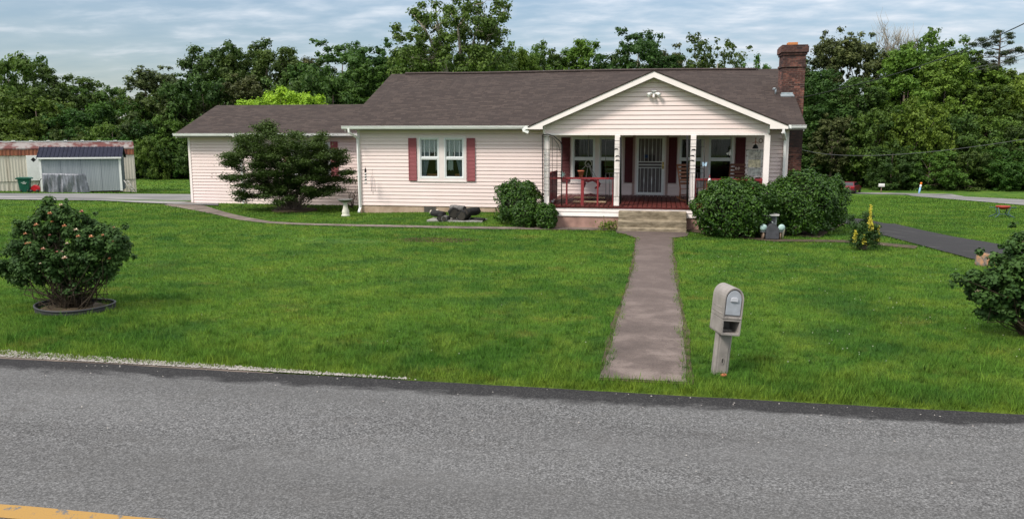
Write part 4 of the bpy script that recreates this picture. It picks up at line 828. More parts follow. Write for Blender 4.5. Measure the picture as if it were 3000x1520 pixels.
# lone pine on the right
def pine():
    rng = np.random.default_rng(77); d = 128; p = PD(2905, d); z = float(terr(p[0], p[1])); k = d/F
    t = thing('pine_tree', 'tall pine with tufted flat branches standing above the right wood', 'tree', (p[0], p[1], z)); tb = MB()
    X = lambda px, py, y=0: np.array([(px-2905)*k, y, H+(HOR-py)*k*cos(PIT)-z])
    tb.tube([(0, 0, 0), X(2903, 300), X(2908, 200), X(2905, 105)], [.35, .28, .2, .05], 8); C = []; R = []
    for px, py in [(2905, 103), (2925, 112), (2885, 120), (2940, 118), (2900, 130), (2870, 140), (2930, 135), (2850, 128), (2835, 138), (2855, 160), (2880, 165), (2910, 165), (2935, 160), (2900, 185), (2955, 150), (2960, 155), (2975, 158), (2945, 178), (2930, 190), (2825, 160), (2840, 180), (2865, 190), (2890, 205), (2870, 215), (2920, 210), (2850, 205)]:
        y = rng.uniform(-1.5, 1.5); c = X(px, py, y); C.append(c); R.append(rng.uniform(.6, 1.05)); b0 = X(2905, min(260, py+14)); limbs(tb, b0, [c], .09, rng, 5)
    P, Nn, tn = clump_leaves(np.array(C), np.array(R), 7500, rng, flat=.5, fill=.1)
    cr = bpy.data.objects.new('crown', leaf_mesh('crown', P, Nn, .32, LM['pine'], rng, tn, aspect=.3)); COL.objects.link(cr); cr.parent = t; tb.build('trunk', M['bark'], t)
pine()
def bare():
    rng = np.random.default_rng(5); d = 136; k = d/F
    for (px, top) in ((2590, 62), (2650, 88)):
        p = PD(px, d); z = float(terr(p[0], p[1])); t = thing('bare_tree', 'leafless dead treetop of thin grey twigs above the right wood' if px < 2600 else 'smaller leafless treetop right of the tall dead one', 'tree', (p[0], p[1], z)); tb = MB()
        tz = H+(HOR-top)*k*cos(PIT)-z; tb.tube([(0, 0, 0), (0, 0, tz-8)], [.4, .22], 7)
        for i in range(34):
            a = rng.uniform(-1, 1); ln = rng.uniform(.55, 1.)*8.5; lean = a*.38; b0 = (0, 0, tz-8.5+rng.uniform(0, 2.5))
            e = np.array([sin(lean)*ln, rng.uniform(-1.4, 1.4), b0[2]+cos(lean)*ln*rng.uniform(.8, .98)]); limbs(tb, b0, [e], .075, rng, 4, wob=.5)
            for j in range(3):
                q = np.array(b0)*(1-.6)+e*.6; limbs(tb, q, [q+np.array([rng.uniform(-1.2, 1.2), rng.uniform(-.8, .8), rng.uniform(.8, 2.2)])], .035, rng, 3)
        tb.build('branches', M['barkpale'], t)
bare()
# tall open multi-stemmed tree behind the ridge
def bigtree():
    rng = np.random.default_rng(21); d = 62; k = d/F; p = PD(1335, d); z = float(terr(p[0], p[1])); t = thing('tall_open_tree', 'tall open-crowned tree with several pale stems rising behind the roof ridge', 'tree', (p[0], p[1], z))
    X = lambda px, py, y=0: np.array([(px-1335)*k, y, H+(HOR-py)*k*cos(PIT)-z])
    poly = np.array([(1160, 118), (1180, 85), (1210, 22), (1240, 55), (1262, 3), (1300, 8), (1325, 50), (1355, 25), (1400, 12), (1430, 45), (1465, 5), (1488, 6), (1478, 60), (1478, 120), (1492, 165), (1500, 215), (1140, 215), (1150, 150)])
    C = []; R = []
    while len(C) < 230:
        px, py = rng.uniform(1130, 1510), rng.uniform(0, 225)
        if not inside(poly, np.array([px]), np.array([py]))[0]: continue
        if sin(px*.055+py*.02)*cos(py*.07-px*.02) < -.62 and py < 150: continue
        y = rng.uniform(-1, 1)*3.6*(.4+.6*sin(pi*(px-1120)/400)); C.append(X(px, py+6, y)); R.append(rng.uniform(.32, .62))
    C = np.array(C); R = np.array(R); tb = MB()
    stems = [((1335, 330), (1290, 175), (1255, 95), (1215, 45)), ((1335, 330), (1300, 160), (1290, 90), (1282, 20)), ((1340, 330), (1352, 170), (1345, 90), (1395, 30)), ((1345, 330), (1378, 180), (1392, 110), (1425, 60)), ((1345, 330), (1390, 190), (1430, 120), (1478, 30))]
    mids = []
    for i, s in enumerate(stems):
        pts = [X(s[0][0], s[0][1], 0)*np.array([1, 1, 0])+np.array([0, 0, -.3])]+[X(a, b_, (i-2)*.5*j/3) for j, (a, b_) in enumerate(s)]; tb.tube(pts, [.3, .2, .13, .07, .03], 7); mids += pts[2:]
    mids = np.array(mids)
    for c in C[::2]: m_ = mids[np.argmin(((mids-c)**2).sum(1)+np.where(mids[:, 2] > c[2], 9, 0))]; limbs(tb, m_, [c], .035, rng, 4, wob=.6)
    P, Nn, tn = clump_leaves(C, R, 24000, rng, flat=.9, fill=.15); 
    cr = bpy.data.objects.new('crown', leaf_mesh('crown', P, Nn, .2, leafmat('leaf_sycamore', (.04, .08, .012), (.12, .19, .03)), rng, tn, aspect=.8)); COL.objects.link(cr); cr.parent = t; tb.build('trunk', M['barkpale'], t)
    # denser low growth left and right of it
    for px, top, w, lab in ((1205, 150, 150, 'low leafy tree at the left foot of the tall open tree'), (1450, 160, 150, 'low leafy tree at the right foot of the tall open tree'), (1530, 152, 130, 'small leafy tree further right behind the ridge')):
        q = PD(px, 66); zz = float(terr(q[0], q[1])); ht = H+(HOR-top)*66*cos(PIT)/F-zz; put_tree('leafy_tree', TD['brightA'], (q[0], q[1], zz), (w*66/F/10*1.3, w*66/F/10*1.3, ht/16), lab, 'tree', 'leafy trees behind the ridge', rz=px)
bigtree()
def chart():
    d = 56; p = PD(828, d); z = float(terr(p[0], p[1])); rng = np.random.default_rng(3); k = d/F
    t = thing('yellow_green_tree', 'vivid yellow-green small tree showing above the garage wing roof', 'tree', (p[0], p[1], z)); C = []; R = []
    for i in range(60):
        u = rng.uniform(-1, 1); top = np.interp(u, [-1, -.75, -.4, 0, .35, .55, .8, 1], [306, 285, 272, 255, 270, 290, 262, 300]); v = rng.random()
        C.append(((u*118)*k, rng.uniform(-1.6, 1.6), H+(HOR-(top+12+v*45))*k-z)); R.append(rng.uniform(.3, .5))
    P, Nn, tn = clump_leaves(np.array(C), np.array(R), 11000, rng, fill=.3); cr = bpy.data.objects.new('crown', leaf_mesh('crown', P, Nn, .16, LM['chart'], rng, tn, aspect=.8)); COL.objects.link(cr); cr.parent = t
    tb = MB(); tb.tube([(0, 0, 0), (0, 0, 2.5)], [.14, .1]); limbs(tb, (0, 0, 2.2), C[::3], .06, rng, 5); tb.build('trunk', M['bark'], t)
chart()

# clipped hedge bushes by the porch
BOX = leafmat('leaf_hedge', (.018, .054, .007), (.068, .150, .014), rough=.45, trans=.2, spec=.3)
def hedge(px0, px1, top, gy, Yc, label, seed, nleaf=9000, dep=1.0):
    rng = np.random.default_rng(seed); a = PY(px0, gy, Yc); b_ = PY(px1, gy, Yc); cx = (a[0]+b_[0])/2; w = b_[0]-a[0]; zt = PY((px0+px1)/2, top, Yc)[2]; zg = float(terr(cx, Yc)); h_ = zt-zg
    t = thing('hedge_bush', label, 'bush', (cx, Yc, zg), group='clipped bushes by the porch'); n = nleaf; d = rdir(rng, n); d[:, 2] = np.where(d[:, 2] < -.9, -d[:, 2], d[:, 2])
    C = rdir(rng, 46)*.72; C[:, 2] = np.where(C[:, 2] < -.1, np.abs(C[:, 2])*.9-.75, C[:, 2])
    k = rng.integers(0, 46, n); q = C[k]+d*rng.uniform(.18, .36, n)[:, None]; m_ = rng.random(n) < .45; sh = d*rng.uniform(.86, 1.0, n)[:, None]*(1+.05*np.sin(d[:, 0:1]*9)*np.cos(d[:, 1:2]*8+seed)); q[m_] = sh[m_]
    q = np.sign(q)*np.abs(q)**.86*1.0; q = q*(1+.10*np.sin(q[:, 0:1]*6+seed)*np.cos(q[:, 2:3]*5+seed*2)+.05*np.sin(q[:, 0:1]*13+q[:, 2:3]*11)+.05*np.sin(q[:, 1:2]*9+q[:, 0:1]*4)); P = q*np.array([w/2, w/2*dep, h_/2*1.02])+np.array([0, 0, h_/2]); P = P[P[:, 2] > .02*h_*(1+rng.random(len(P)))]; dd = P-np.array([0, 0, h_*.5])
    Nn = dd/np.linalg.norm(dd, axis=1)[:, None]*.7+rdir(rng, len(P))*.6+np.array([0, 0, .4])
    cr = bpy.data.objects.new('foliage', leaf_mesh('foliage', P, Nn, .085, BOX, rng, rng.random(len(P))**1.3, aspect=.5)); COL.objects.link(cr); cr.parent = t
    tb = MB(); 
    for i in range(9): th = rng.uniform(0, 6.28); limbs(tb, (.12*cos(th), .12*sin(th), 0), [(w*.3*cos(th), w*.3*sin(th), h_*rng.uniform(.4, .8))], .03, rng, 5)
    ic = MB().ball((0, 0, h_*.5), 1, w*.36, w*.36*dep, h_*.36, 12, 8); ic.build('dark_core', mat('dark_core', (.02, .022, .012), 1) if 'tw' not in RP else RP['tw'], t)  # solid dark ellipsoid fills the bush, darkening gaps between the leaves
    tb.build('stems', M['bark'], t)
RP['tw'] = mat('dark_core', (.02, .022, .012), 1)
hedge(1453, 1592, 530, 648, 25.0, 'round clipped bush left of the porch', 41, 9000)
hedge(1570, 1632, 598, 656, 23.9, 'small low bush in front of the porch left corner', 42, 3500)
hedge(1500, 1575, 592, 660, 24.2, 'small low bush at the foot of the round bush left of the porch', 43, 3000)
hedge(2026, 2275, 527, 680, 23.0, 'broad clipped bush in front of the porch right half', 44, 19000, .75)
hedge(2232, 2445, 507, 680, 23.8, 'tallest clipped bush below the chimney', 45, 17000, .8)
hedge(2372, 2482, 515, 640, 24.9, 'rightmost clipped bush beside the house corner', 46, 8000, 1.1)

# feathery dark shrub in front of the garage wing
def feather():
    rng = np.random.default_rng(8); Yc = 28.2; g = G(860, 618); Yc = g[1]; t = thing('feathery_shrub', 'big dark multi-stemmed feathery shrub in front of the garage wing', 'shrub', g)
    X = lambda px, py, y: np.array([PY(px, py, Yc)[0]-g[0], y, PY(px, py, Yc)[2]-g[2]])
    tips = []; poly = np.array([(672, 470), (690, 430), (675, 400), (745, 395), (780, 360), (795, 362), (815, 385), (870, 405), (915, 378), (960, 392), (950, 425), (990, 430), (985, 455), (1022, 470), (1020, 520), (1030, 535), (990, 560), (970, 580), (900, 590), (800, 590), (760, 575), (695, 588), (705, 545), (675, 520)])
    while len(tips) < 260:
        px, py = rng.uniform(665, 1035), rng.uniform(358, 592)
        if inside(poly, np.array([px]), np.array([py]))[0]: tips.append(X(px, py, rng.uniform(-1, 1)*1.5*sqrt(max(.05, 1-((px-850)/185)**2))))
    tips += [X(788, y_, 0) for y_ in (362, 375, 388)]+[X(672, 455, 0), X(680, 475, .2), X(1028, 530, 0), X(700, 585, .1)]
    tips = np.array(tips); tb = MB()
    for T in tips[::2]: a = rng.uniform(0, 6.28); b0 = np.array([.28*cos(a), .28*sin(a), -.05]); m_ = T*np.array([.45, .5, .5]); limbs(tb, b0, [m_], .022, rng, 5, .5); limbs(tb, m_, [T], .010, rng, 4, .8)
    n = 85000; k = rng.integers(0, len(tips), n); out_ = tips[k]*np.array([1, 1, .25]); out_ /= np.maximum(np.linalg.norm(out_, axis=1), .1)[:, None]
    s = rng.normal(size=(n, 3))*np.array([.125, .125, .055]); P = tips[k]+s+out_*rng.uniform(-.22, .16, n)[:, None]; P[:, 2] = np.maximum(P[:, 2], .15)
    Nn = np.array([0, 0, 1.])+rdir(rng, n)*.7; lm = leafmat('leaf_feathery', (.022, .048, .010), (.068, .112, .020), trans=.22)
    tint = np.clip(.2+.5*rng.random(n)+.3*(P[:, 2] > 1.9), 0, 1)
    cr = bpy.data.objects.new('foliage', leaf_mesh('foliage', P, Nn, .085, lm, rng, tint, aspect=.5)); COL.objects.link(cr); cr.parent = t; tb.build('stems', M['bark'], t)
    MB().lathe((0, .1, 0), [(.9, -.02), (.85, .05), (.5, .07), (.01, .08)], 20).build('mulch_ring', M['dirt'], t)
feather()

# roses
ROSE = leafmat('leaf_rose', (.018, .050, .012), (.062, .125, .026), rough=.6, trans=.2, spec=.2)
PET = [vmat('petal_orange', (.50, .25, .13), .2, 20, .6), vmat('petal_pink', (.45, .16, .14), .2, 20, .6), vmat('petal_cream', (.6, .5, .38), .2, 20, .6)]
def petals(c, r, rng):
    mb = MB()
    for ring_, (n, rr, up) in enumerate(((5, 1., .25), (4, .6, .8))):
        for i in range(n):
            a = 2*pi*i/n+rng.uniform(0, .6); d = Vector((cos(a), sin(a), 0)); s = Vector((-sin(a), cos(a), 0)); c_ = Vector(c)
            mb.add([c_, c_+d*r*rr*.6+s*r*.42+Vector((0, 0, up*r*.5)), c_+d*r*rr+Vector((0, 0, up*r)), c_+d*r*rr*.6-s*r*.42+Vector((0, 0, up*r*.5))], [(0, 1, 2, 3)])
    return mb
def rose(base, cen, lobes, nleaf, seed, label, nfl, ls=.05):
    rng = np.random.default_rng(seed); t = thing('rose_bush', label, 'rose bush', base); C, R = [], []
    for (x, y, z, r, n) in lobes:
        for i in range(n):
            d = rdir(rng, 1)[0]*rng.uniform(.2, 1)**.5; C.append((x+d[0]*r*1.12, y+d[1]*r*.95, z+d[2]*r*.88)); R.append(rng.uniform(.06, .14))
    C = np.array(C); mc = C.mean(0)
    for i in range(46): k = rng.integers(len(C)); v_ = C[k]-mc; v_[2] = abs(v_[2])*.6+.08; C = np.vstack([C, C[k]+v_/np.linalg.norm(v_)*rng.uniform(.05, .26)]); R.append(rng.uniform(.035, .08))
    C[:, 2] = np.maximum(C[:, 2], .3); R = np.array(R); P, Nn, tn = clump_leaves(C, R, nleaf, rng, flat=.8, fill=.2, upb=.5)
    cr = bpy.data.objects.new('foliage', leaf_mesh('foliage', P, Nn, ls, ROSE, rng, tn, aspect=.8)); COL.objects.link(cr); cr.parent = t; tb = MB()
    for c in C[::3]: a = rng.uniform(0, 6.28); limbs(tb, (.11*cos(a), .09*sin(a), -.02), [c], .012, rng, 5, .9)
    for i in range(10): a = rng.uniform(0, 6.28); limbs(tb, (.14*cos(a), .15*sin(a), 0), [(.35*cos(a), .3*sin(a), rng.uniform(.2, .55))], .008, rng, 4, .9)
    tb.build('stems', vmat('rose_cane', (.045, .032, .02), .3, 9, .8), t)
    for i in range(nfl):
        k = rng.integers(len(C)); d = rdir(rng, 1)[0]; d[1] = -abs(d[1]); d[2] = abs(d[2]); c = C[k]+d*R[k]*1.05; c = c if i > nfl*.45 else np.array([rng.normal()*.28, -abs(rng.normal())*.3-.25, rng.uniform(1.0, 1.45)])
        if i <= nfl*.45: k = np.argmin(((C-c)**2).sum(1)); c = C[k]+np.array([0, -.7, .6])*R[k]*1.15
        petals(c, rng.uniform(.026, .05), rng).build('blossom', PET[rng.choice(3, p=(.55, .2, .25))], t)
    return t
gr = G(222, 905)
rose(gr, 0, [(-.55, 0, .78, .46, 34), (-.95, .1, .78, .34, 26), (-1.15, 0, .6, .2, 10), (-.6, 0, 1.15, .3, 20), (0, 0, .95, .5, 50), (.45, 0, .95, .4, 34), (.78, 0, 1.05, .22, 16), (.7, 0, .85, .2, 12), (.1, 0, .55, .33, 22), (-.25, 0, 1.35, .32, 24), (.2, 0, 1.35, .3, 20), (-.36, .0, 1.62, .15, 9), (-1.0, 0, .42, .12, 6), (.62, 0, .6, .14, 8)], 56000, 61, 'wide dark-leaved rose bush with orange blossoms inside a black edging ring', 64, .048)
er = thing('edging_ring', 'black plastic lawn edging ring around the left rose bush', 'edging', gr+np.array([-.02, 0, 0])); pts = []
rb = MB(); nn = 48
for i in range(nn):
    a = 2*pi*i/nn; r = .62+.015*sin(3*a); pts.append((r*cos(a), r*.80*sin(a), .075+.012*sin(2*a+1)))
for i in range(nn):
    p, q = pts[i], pts[(i+1) % nn]; k = 1.02
    rb.quad((p[0]*k, p[1]*k, -.02), (q[0]*k, q[1]*k, -.02), (q[0], q[1], q[2]), (p[0], p[1], p[2])).quad((p[0]*.97, p[1]*.97, -.02), (p[0], p[1], p[2]), (q[0], q[1], q[2]), (q[0]*.97, q[1]*.97, -.02))
rb.build('band', mat('edging_black', (.03, .03, .032), .6), er); MB().tube(pts+[pts[0]], .016, 6, cap=False).build('rim', mat('edging_rim', (.045, .045, .048), .5), er)
MB().lathe((0, 0, 0), [(.58, .0), (.5, .035), (.01, .05)], 28, 1, .8).build('soil', M['dirt'], er)
gr2 = G(3055, 990)
rose(gr2, 0, [(-.1, 0, .8, .55, 60), (-.7, 0, .62, .3, 30), (-.88, 0, .8, .18, 12), (-.6, 0, .36, .22, 14), (-.35, .05, 1.0, .32, 26), (-.15, .05, 1.25, .16, 10), (.2, 0, 1.05, .45, 44), (.05, .1, 1.3, .16, 10), (-.28, .2, 1.32, .09, 5), (.6, 0, .8, .4, 30), (-.35, 0, .32, .22, 16), (.1, 0, .35, .35, 22), (.2, 0, 1.45, .14, 8)], 42000, 62, 'rose bush with small faded blossoms at the right edge of the lawn', 45, .055)

# yellow-variegated shrub
def varieg():
    rng = np.random.default_rng(4); g = G(2527, 733); t = thing('variegated_shrub', 'small dark shrub with bright yellow leaf spikes on the right lawn', 'shrub', g)
    C = np.array([(x, rng.uniform(-.15, .15), z) for x, z in [(-.2, .2), (-.05, .15), (.12, .2), (.2, .35), (-.22, .4), (0, .4), (.1, .5), (-.1, .55), (.02, .65), (-.25, .6), (-.3, .75), (.05, .8), (.2, .5), (-.15, .3), (.05, .3)]]); C = np.vstack([C, np.stack([rng.uniform(-.26, .28, 24), rng.uniform(-.2, .2, 24), rng.uniform(.12, .62, 24)], 1)]); R = rng.uniform(.10, .17, len(C))
    P, Nn, tn = clump_leaves(C, R, 11000, rng, fill=.2); cr = bpy.data.objects.new('foliage', leaf_mesh('foliage', P, Nn, .042, leafmat('leaf_euonymus', (.015, .04, .010), (.05, .11, .02)), rng, tn)); COL.objects.link(cr); cr.parent = t
    P = []
    for (x, z0, z1, w, n) in ((.09, .6, 1.12, .035, 330), (.29, .25, .62, .04, 260), (-.22, .2, .5, .04, 140), (-.03, .15, .4, .04, 90), (.12, .5, .75, .05, 130)):
        for i in range(n): u = rng.random(); P.append((x+rng.normal()*w*.6*(1.1-u*.7), -.14+rng.normal()*w, z0+(z1-z0)*u))
    P = np.array(P); cr = bpy.data.objects.new('yellow_leaves', leaf_mesh('yellow_leaves', P, rdir(rng, len(P))+np.array([0, -.6, .3]), .04, leafmat('leaf_yellow', (.45, .4, .03), (.72, .62, .10)), rng)); COL.objects.link(cr); cr.parent = t
    tb = MB(); limbs(tb, (0, 0, 0), C, .014, rng, 5); tb.build('stems', M['bark'], t)
varieg()

# ------------------------------------------------------------------ props near the house
def at(px, py, Y): return PY(px, py, Y)
# mailbox by the walkway: moulded post, lower paper slot, arched upper box, leaning slightly
mg = G(2108, 1094)
mbx = thing('mailbox', 'beige moulded plastic mailbox leaning on its post beside the front walkway', 'mailbox', mg, (radians(-2), radians(5), radians(14))); mbx.scale = (.73, .78, .86)
pl = vmat('mailbox_plastic', (.245, .222, .205), .22, 5, .55, bmp=.08, bscale=25)
pld = vmat('mailbox_flap_grey', (.30, .32, .35), .15, 8, .45)
pst = MB().prism([(-.10, -.05), (-.125, -.03), (-.125, .06), (-.10, .08), (.10, .08), (.125, .06), (.125, -.03), (.10, -.05)], 'z', -.1, .62)
pst.box(-.075, .075, -.062, -.049, .02, .60); pst.build('post', pl, mbx, bevel=.008)
def arch(w, zb, zs, n=14):          # arched outline in (x,z): straight sides to zs, then half round
    p = [(-w, zb), (w, zb), (w, zs)]+[(w*cos(a), zs+w*1.05*sin(a)) for a in np.linspace(0, pi, n)[1:-1]]+[(-w, zs)]; return p
# outer shell of the upper box: open-fronted arch with a recessed door
def shell(prof_o, prof_i, y0, yr, y1):
    n = len(prof_o); mb = MB()
    P = lambda pr, y: [(a, y, b) for a, b in pr]
    mb.add(P(prof_o, y0)+P(prof_i, y0)+P(prof_i, yr)+P(prof_o, y1), [(i, (i+1) % n, n+(i+1) % n, n+i) for i in range(n)]+[(n+i, n+(i+1) % n, 2*n+(i+1) % n, 2*n+i) for i in range(n)]
           +[(3*n+i, 3*n+(i+1) % n, (i+1) % n, i) for i in range(n)]+[tuple(2*n+i for i in range(n))]+[tuple(3*n+i for i in range(n))[::-1]])
    return mb
sh = shell(arch(.155, .795, 1.055), arch(.132, .82, 1.055), -.27, -.245, .27); sh.build('upper_box', pl, mbx, bevel=.006)
lo = shell([(-.145, .575), (.145, .575), (.155, .60), (.155, .79), (-.155, .79), (-.155, .60)], [(-.115, .605), (.115, .605), (.125, .62), (.125, .765), (-.125, .765), (-.125, .62)], -.265, .12, .27); lo.build('paper_slot', pl, mbx, bevel=.006)
dd = MB().prism(arch(.118, .85, 1.055), 'y', -.262, -.246); fo = dd.build('flap', pld, mbx, bevel=.005)
MB().prism([(-.062, 1.03), (.062, 1.03), (.055, 1.075), (.03, 1.09), (-.03, 1.09), (-.055, 1.075)], 'y', -.285, -.262).build('handle', vmat('handle_grey', (.42, .43, .46), .08, 9, .4), fo, bevel=.006)
[MB().box(x_-.015, x_+.015, -.272, -.268, .80, .83).build('latch', pl, mbx, bevel=.002) for x_ in (-.085, .085)]
oval = [(.026*cos(a), .19+.045*sin(a)) for a in np.linspace(0, 2*pi, 20, endpoint=False)]; oi = [(.018*cos(a), .19+.036*sin(a)) for a in np.linspace(0, 2*pi, 20, endpoint=False)]
shell(oval, oi, -.072, -.058, -.055).build('lock_plate', pl, mbx); MB().box(-.004, .004, -.068, -.058, .168, .212).build('keyhole', M['black'], mbx)
MB().tube([(-.1555, -.18, .93), (-.1565, .18, .93)], .006, 4).tube([(-.1555, -.24, .86), (-.1565, .22, .86)], .008, 4).build('side_rib', pl, mbx)
rbk = MB(); rbk.rock((.04, -.12, .02), .035, random.Random(2)); rb_ = rbk.build('broken_brick', M['terracotta'], None); rb_.location = mg; tagit(rb_, 'little piece of orange broken brick at the foot of the beige mailbox', 'brick')

# bird bath
bb = thing('bird_bath', 'grey-bowled concrete bird bath on a white pedestal by the wing corner', 'bird bath', G(1013, 634))
MB().lathe((0, 0, 0), [(.15, 0), (.155, .05), (.12, .08), (.13, .12), (.125, .19), (.085, .30), (.07, .44), (.10, .50)], 20).build('pedestal', vmat('bath_white', (.6, .58, .5), .2, 9, .8), bb)
MB().lathe((0, 0, .50), [(.10, 0), (.2, .035), (.27, .09), (.28, .11), (.25, .10), (.15, .06), (.01, .05)], 24).build('bowl', vmat('bath_grey', (.16, .16, .15), .3, 12, .9), bb)
# little leafless shrub in an iron planter
tw = thing('bare_shrub', 'leafless twiggy shrub between the bird bath and the downspout', 'shrub', G(1031, 610)); rr_ = np.random.default_rng(4); b = MB()
for i in range(9): e = np.array([rr_.uniform(-.16, .22), rr_.uniform(-.1, .1), rr_.uniform(.5, .98)]); limbs(b, (0, 0, 0), [e], .014, rr_, 4, 1.2); limbs(b, e*.6, [e*.6+np.array([rr_.uniform(-.2, .2), 0, .2])], .008, rr_, 4, .6)
b.build('stems', M['bark'], tw)
# shepherd hook with hanging pieces
hk = thing('shepherd_hook', 'thin double black shepherd hook standing against the front wall', 'garden hook', G(1095, 621))
hx = lambda px, py: (at(px, py, 28.35)[0]-hk.location[0], 0, at(px, py, 28.35)[2]-hk.location[2])
MB().tube([hx(1095, 621), hx(1088, 560), hx(1080, 483), hx(1078, 471), hx(1074, 465), hx(1071, 470), hx(1070, 481)], .012, 6).tube([hx(1090, 575), hx(1081, 485), hx(1084, 479), hx(1088, 481), hx(1091, 492)], .011, 6).tube([hx(1089, 593), hx(1096, 595)], .012, 5).build('rod', M['black'], hk)
lh = thing('lighthouse_ornament', 'small hanging lighthouse ornament with black and white spiral stripes', 'ornament', (at(1071, 490, 28.35)[0], 28.33, at(1071, 535, 28.35)[2]))
hz = .52; b = MB(); w_ = MB()
for i in range(8):
    z = i*.048; (b if i % 2 else w_).obox((0, 0, z+.05), .072-.003*i, .06, .036, ry=-.45)
w_.build('white_stripe', M['white'], lh); b.lathe((0, 0, .40), [(.03, 0), (.045, .02), (.03, .05), (.035, .08), (.01, .12), (.004, .2)], 10).build('black_stripe', M['black'], lh)
b = MB()
for i in range(4): b.obox((-.045+.03*i, 0, -.03), .018, .02, .05)
b.build('base', vmat('orn_grey', (.35, .35, .34), .4, 60, .7), lh)
wc = thing('wind_chime', 'wind chime of three dark metal tubes on the right hook', 'wind chime', (at(1091, 495, 28.35)[0], 28.33, at(1091, 495, 28.35)[2]))
ux = lambda px, py: (at(px, py, 28.33)[0]-wc.location[0], 0, at(px, py, 28.33)[2]-wc.location[2])
for a, y0, y1 in ((1088, 520, 560), (1093, 518, 568), (1099, 528, 561)): MB().tube([ux(a-1, y0), ux(a, y1)], .009, 6).build('chime_tube', vmat('chime', (.12, .12, .13), .1, 9, .4, metal=.6), wc)
MB().tube([ux(1091, 495), ux(1091, 512), ux(1087, 520)], .003, 4).tube([ux(1091, 512), ux(1098, 528)], .003, 4).build('cord', M['black'], wc)
# log pile on its slab
sg = G(1332, 650); LZ = float(sg[2])
sl = MB().box(-.92, .92, -.06, .75, -.03, .05).build('stone_slab', vmat('slab_grey', (.26, .25, .23), .25, 6, .9, bmp=.4), None, bevel=.01); sl.location = sg; tagit(sl, 'low flat grey stone slab under the pile of dark logs', 'slab')
char = vmat('charred_wood', (.018, .017, .017), .5, 9, .85, bmp=.6, bscale=20); greyw = vmat('grey_wood', (.13, .125, .12), .4, 9, .9, bmp=.6, bscale=20)
LB = ['biggest dark log in the middle of the pile', 'dark log end right of the biggest one', 'dark log leaning at the right of the pile', 'small round log at the left front of the pile', 'small grey log between the two front left logs', 'long grey log lying at the left back of the pile', 'thick grey log across the top of the pile', 'short log under the right end of the pile']
for i, (x, y, z, r, ln, az, el, m_) in enumerate([(-.10, .25, .30, .17, .5, .3, .1, char), (.27, .2, .23, .17, .45, -.2, .05, char), (.50, .3, .34, .13, .55, -.6, .25, char), (-.50, .10, .15, .10, .4, .2, 0, char), (-.31, .10, .13, .09, .4, -.1, 0, greyw), (-.66, .4, .24, .10, .6, 1.0, .2, char), (-.02, .50, .42, .10, .6, 1.1, .05, greyw), (.72, .2, .1, .06, .5, 1.3, 0, char)]):
    lg = thing('log', LB[i], 'log', sg+np.array([x, y, z-.03]), (pi/2-.0+el*.2, el*.3, az), 'logs piled on the stone slab')
    q = MB().tube([(0, 0, -ln/2), (.01, 0, -ln*.2), (-.012, .01, ln*.1), (0, 0, ln/2)], [r*.9, r*1.06, r*.95, r], 11); q.v = [(x_*(1+.09*sin(5*math.atan2(y_, x_)+i)+.05*sin(z_*23+i)), y_*(1+.09*sin(5*math.atan2(y_, x_)+i)), z_) for x_, y_, z_ in q.v]; o_ = q.build('bark', m_, lg); MB().lathe((0, 0, ln/2+.001), [(r*.82, 0), (r*.8, .006)], 12).build('cut_end', vmat('log_end', (.04, .035, .03), .5, 30, .9), lg)
rr_ = random.Random(7)
for i, (px, py, r, lb) in enumerate([(1265, 620, .10, 'pale flat stone leaning at the left end of the log pile'), (1281, 617, .09, 'second pale stone against the foundation behind the logs'), (1297, 626, .07, 'small pale stone behind the left logs'), (1388, 628, .10, 'pale stone at the right end of the log pile'), (1398, 633, .07, 'small pale stone right of the logs'), (1421, 630, .07, 'lone pale stone right of the slab'), (1378, 641, .09, 'grey stone on the slab right end'), (1401, 641, .06, 'small dark stone at the slab corner')]):
    Y = 28.3 if py < 634 else sg[1]+.3; p = at(px, py, Y); q = MB().rock((0, 0, 0), r, rr_).build('stone', M['stone'] if py < 640 else greyw, None); q.location = (p[0], Y, float(terr(p[0], Y))+.05 if py > 634 else p[2]-.02); tagit(q, lb, 'stone', 'stones around the log pile')
ws = thing('weed', 'little leafy weed growing at the left side of the concrete steps', 'plant', (-1.45, 23.85, 0)); rr_ = np.random.default_rng(6)
P = rr_.normal(size=(500, 3))*np.array([.17, .12, .08])+np.array([0, 0, .13]); P[:, 2] = np.abs(P[:, 2]); wo = bpy.data.objects.new('leaves', leaf_mesh('leaves', P, rdir(rr_, 500)+np.array([0, 0, 1.]), .06, LM['bright'], rr_)); COL.objects.link(wo); wo.parent = ws

# iron trellises on the porch posts
def trellis(segs, label, leaves=(), thick=()):
    Y = YF-.10; xs0 = [p[0] for s in segs for p in s]; o = at(sum(xs0)/len(xs0), 604, Y); t = thing('iron_trellis', label, 'trellis', (o[0], Y, .685), group='iron trellises on the porch')
    T = lambda p: (at(p[0], p[1], Y)[0]-o[0], 0, max(at(p[0], p[1], Y)[2]-.685, 0)); b = MB()
    for i, s in enumerate(segs): b.tube([T(p) for p in s], .016 if i in thick else .0075, 5)
    b.build('frame', M['black'], t)
    for (px, py, s) in leaves:
        c = Vector(T((px, py))); c.y -= .02
        MB().add([c+Vector((-.075*s, 0, -.02)), c+Vector((-.02*s, -.008, .035)), c+Vector((.05*s, 0, .03)), c+Vector((.08*s, 0, -.02)), c+Vector((.03*s, -.008, -.005)), c+Vector((-.02*s, -.004, -.012))], [(0, 1, 2, 3, 4, 5)]).build('leaf', M['black'], t)
    return t
S2 = lambda x, y: (1570+x/3.954, 370+y/3.954)
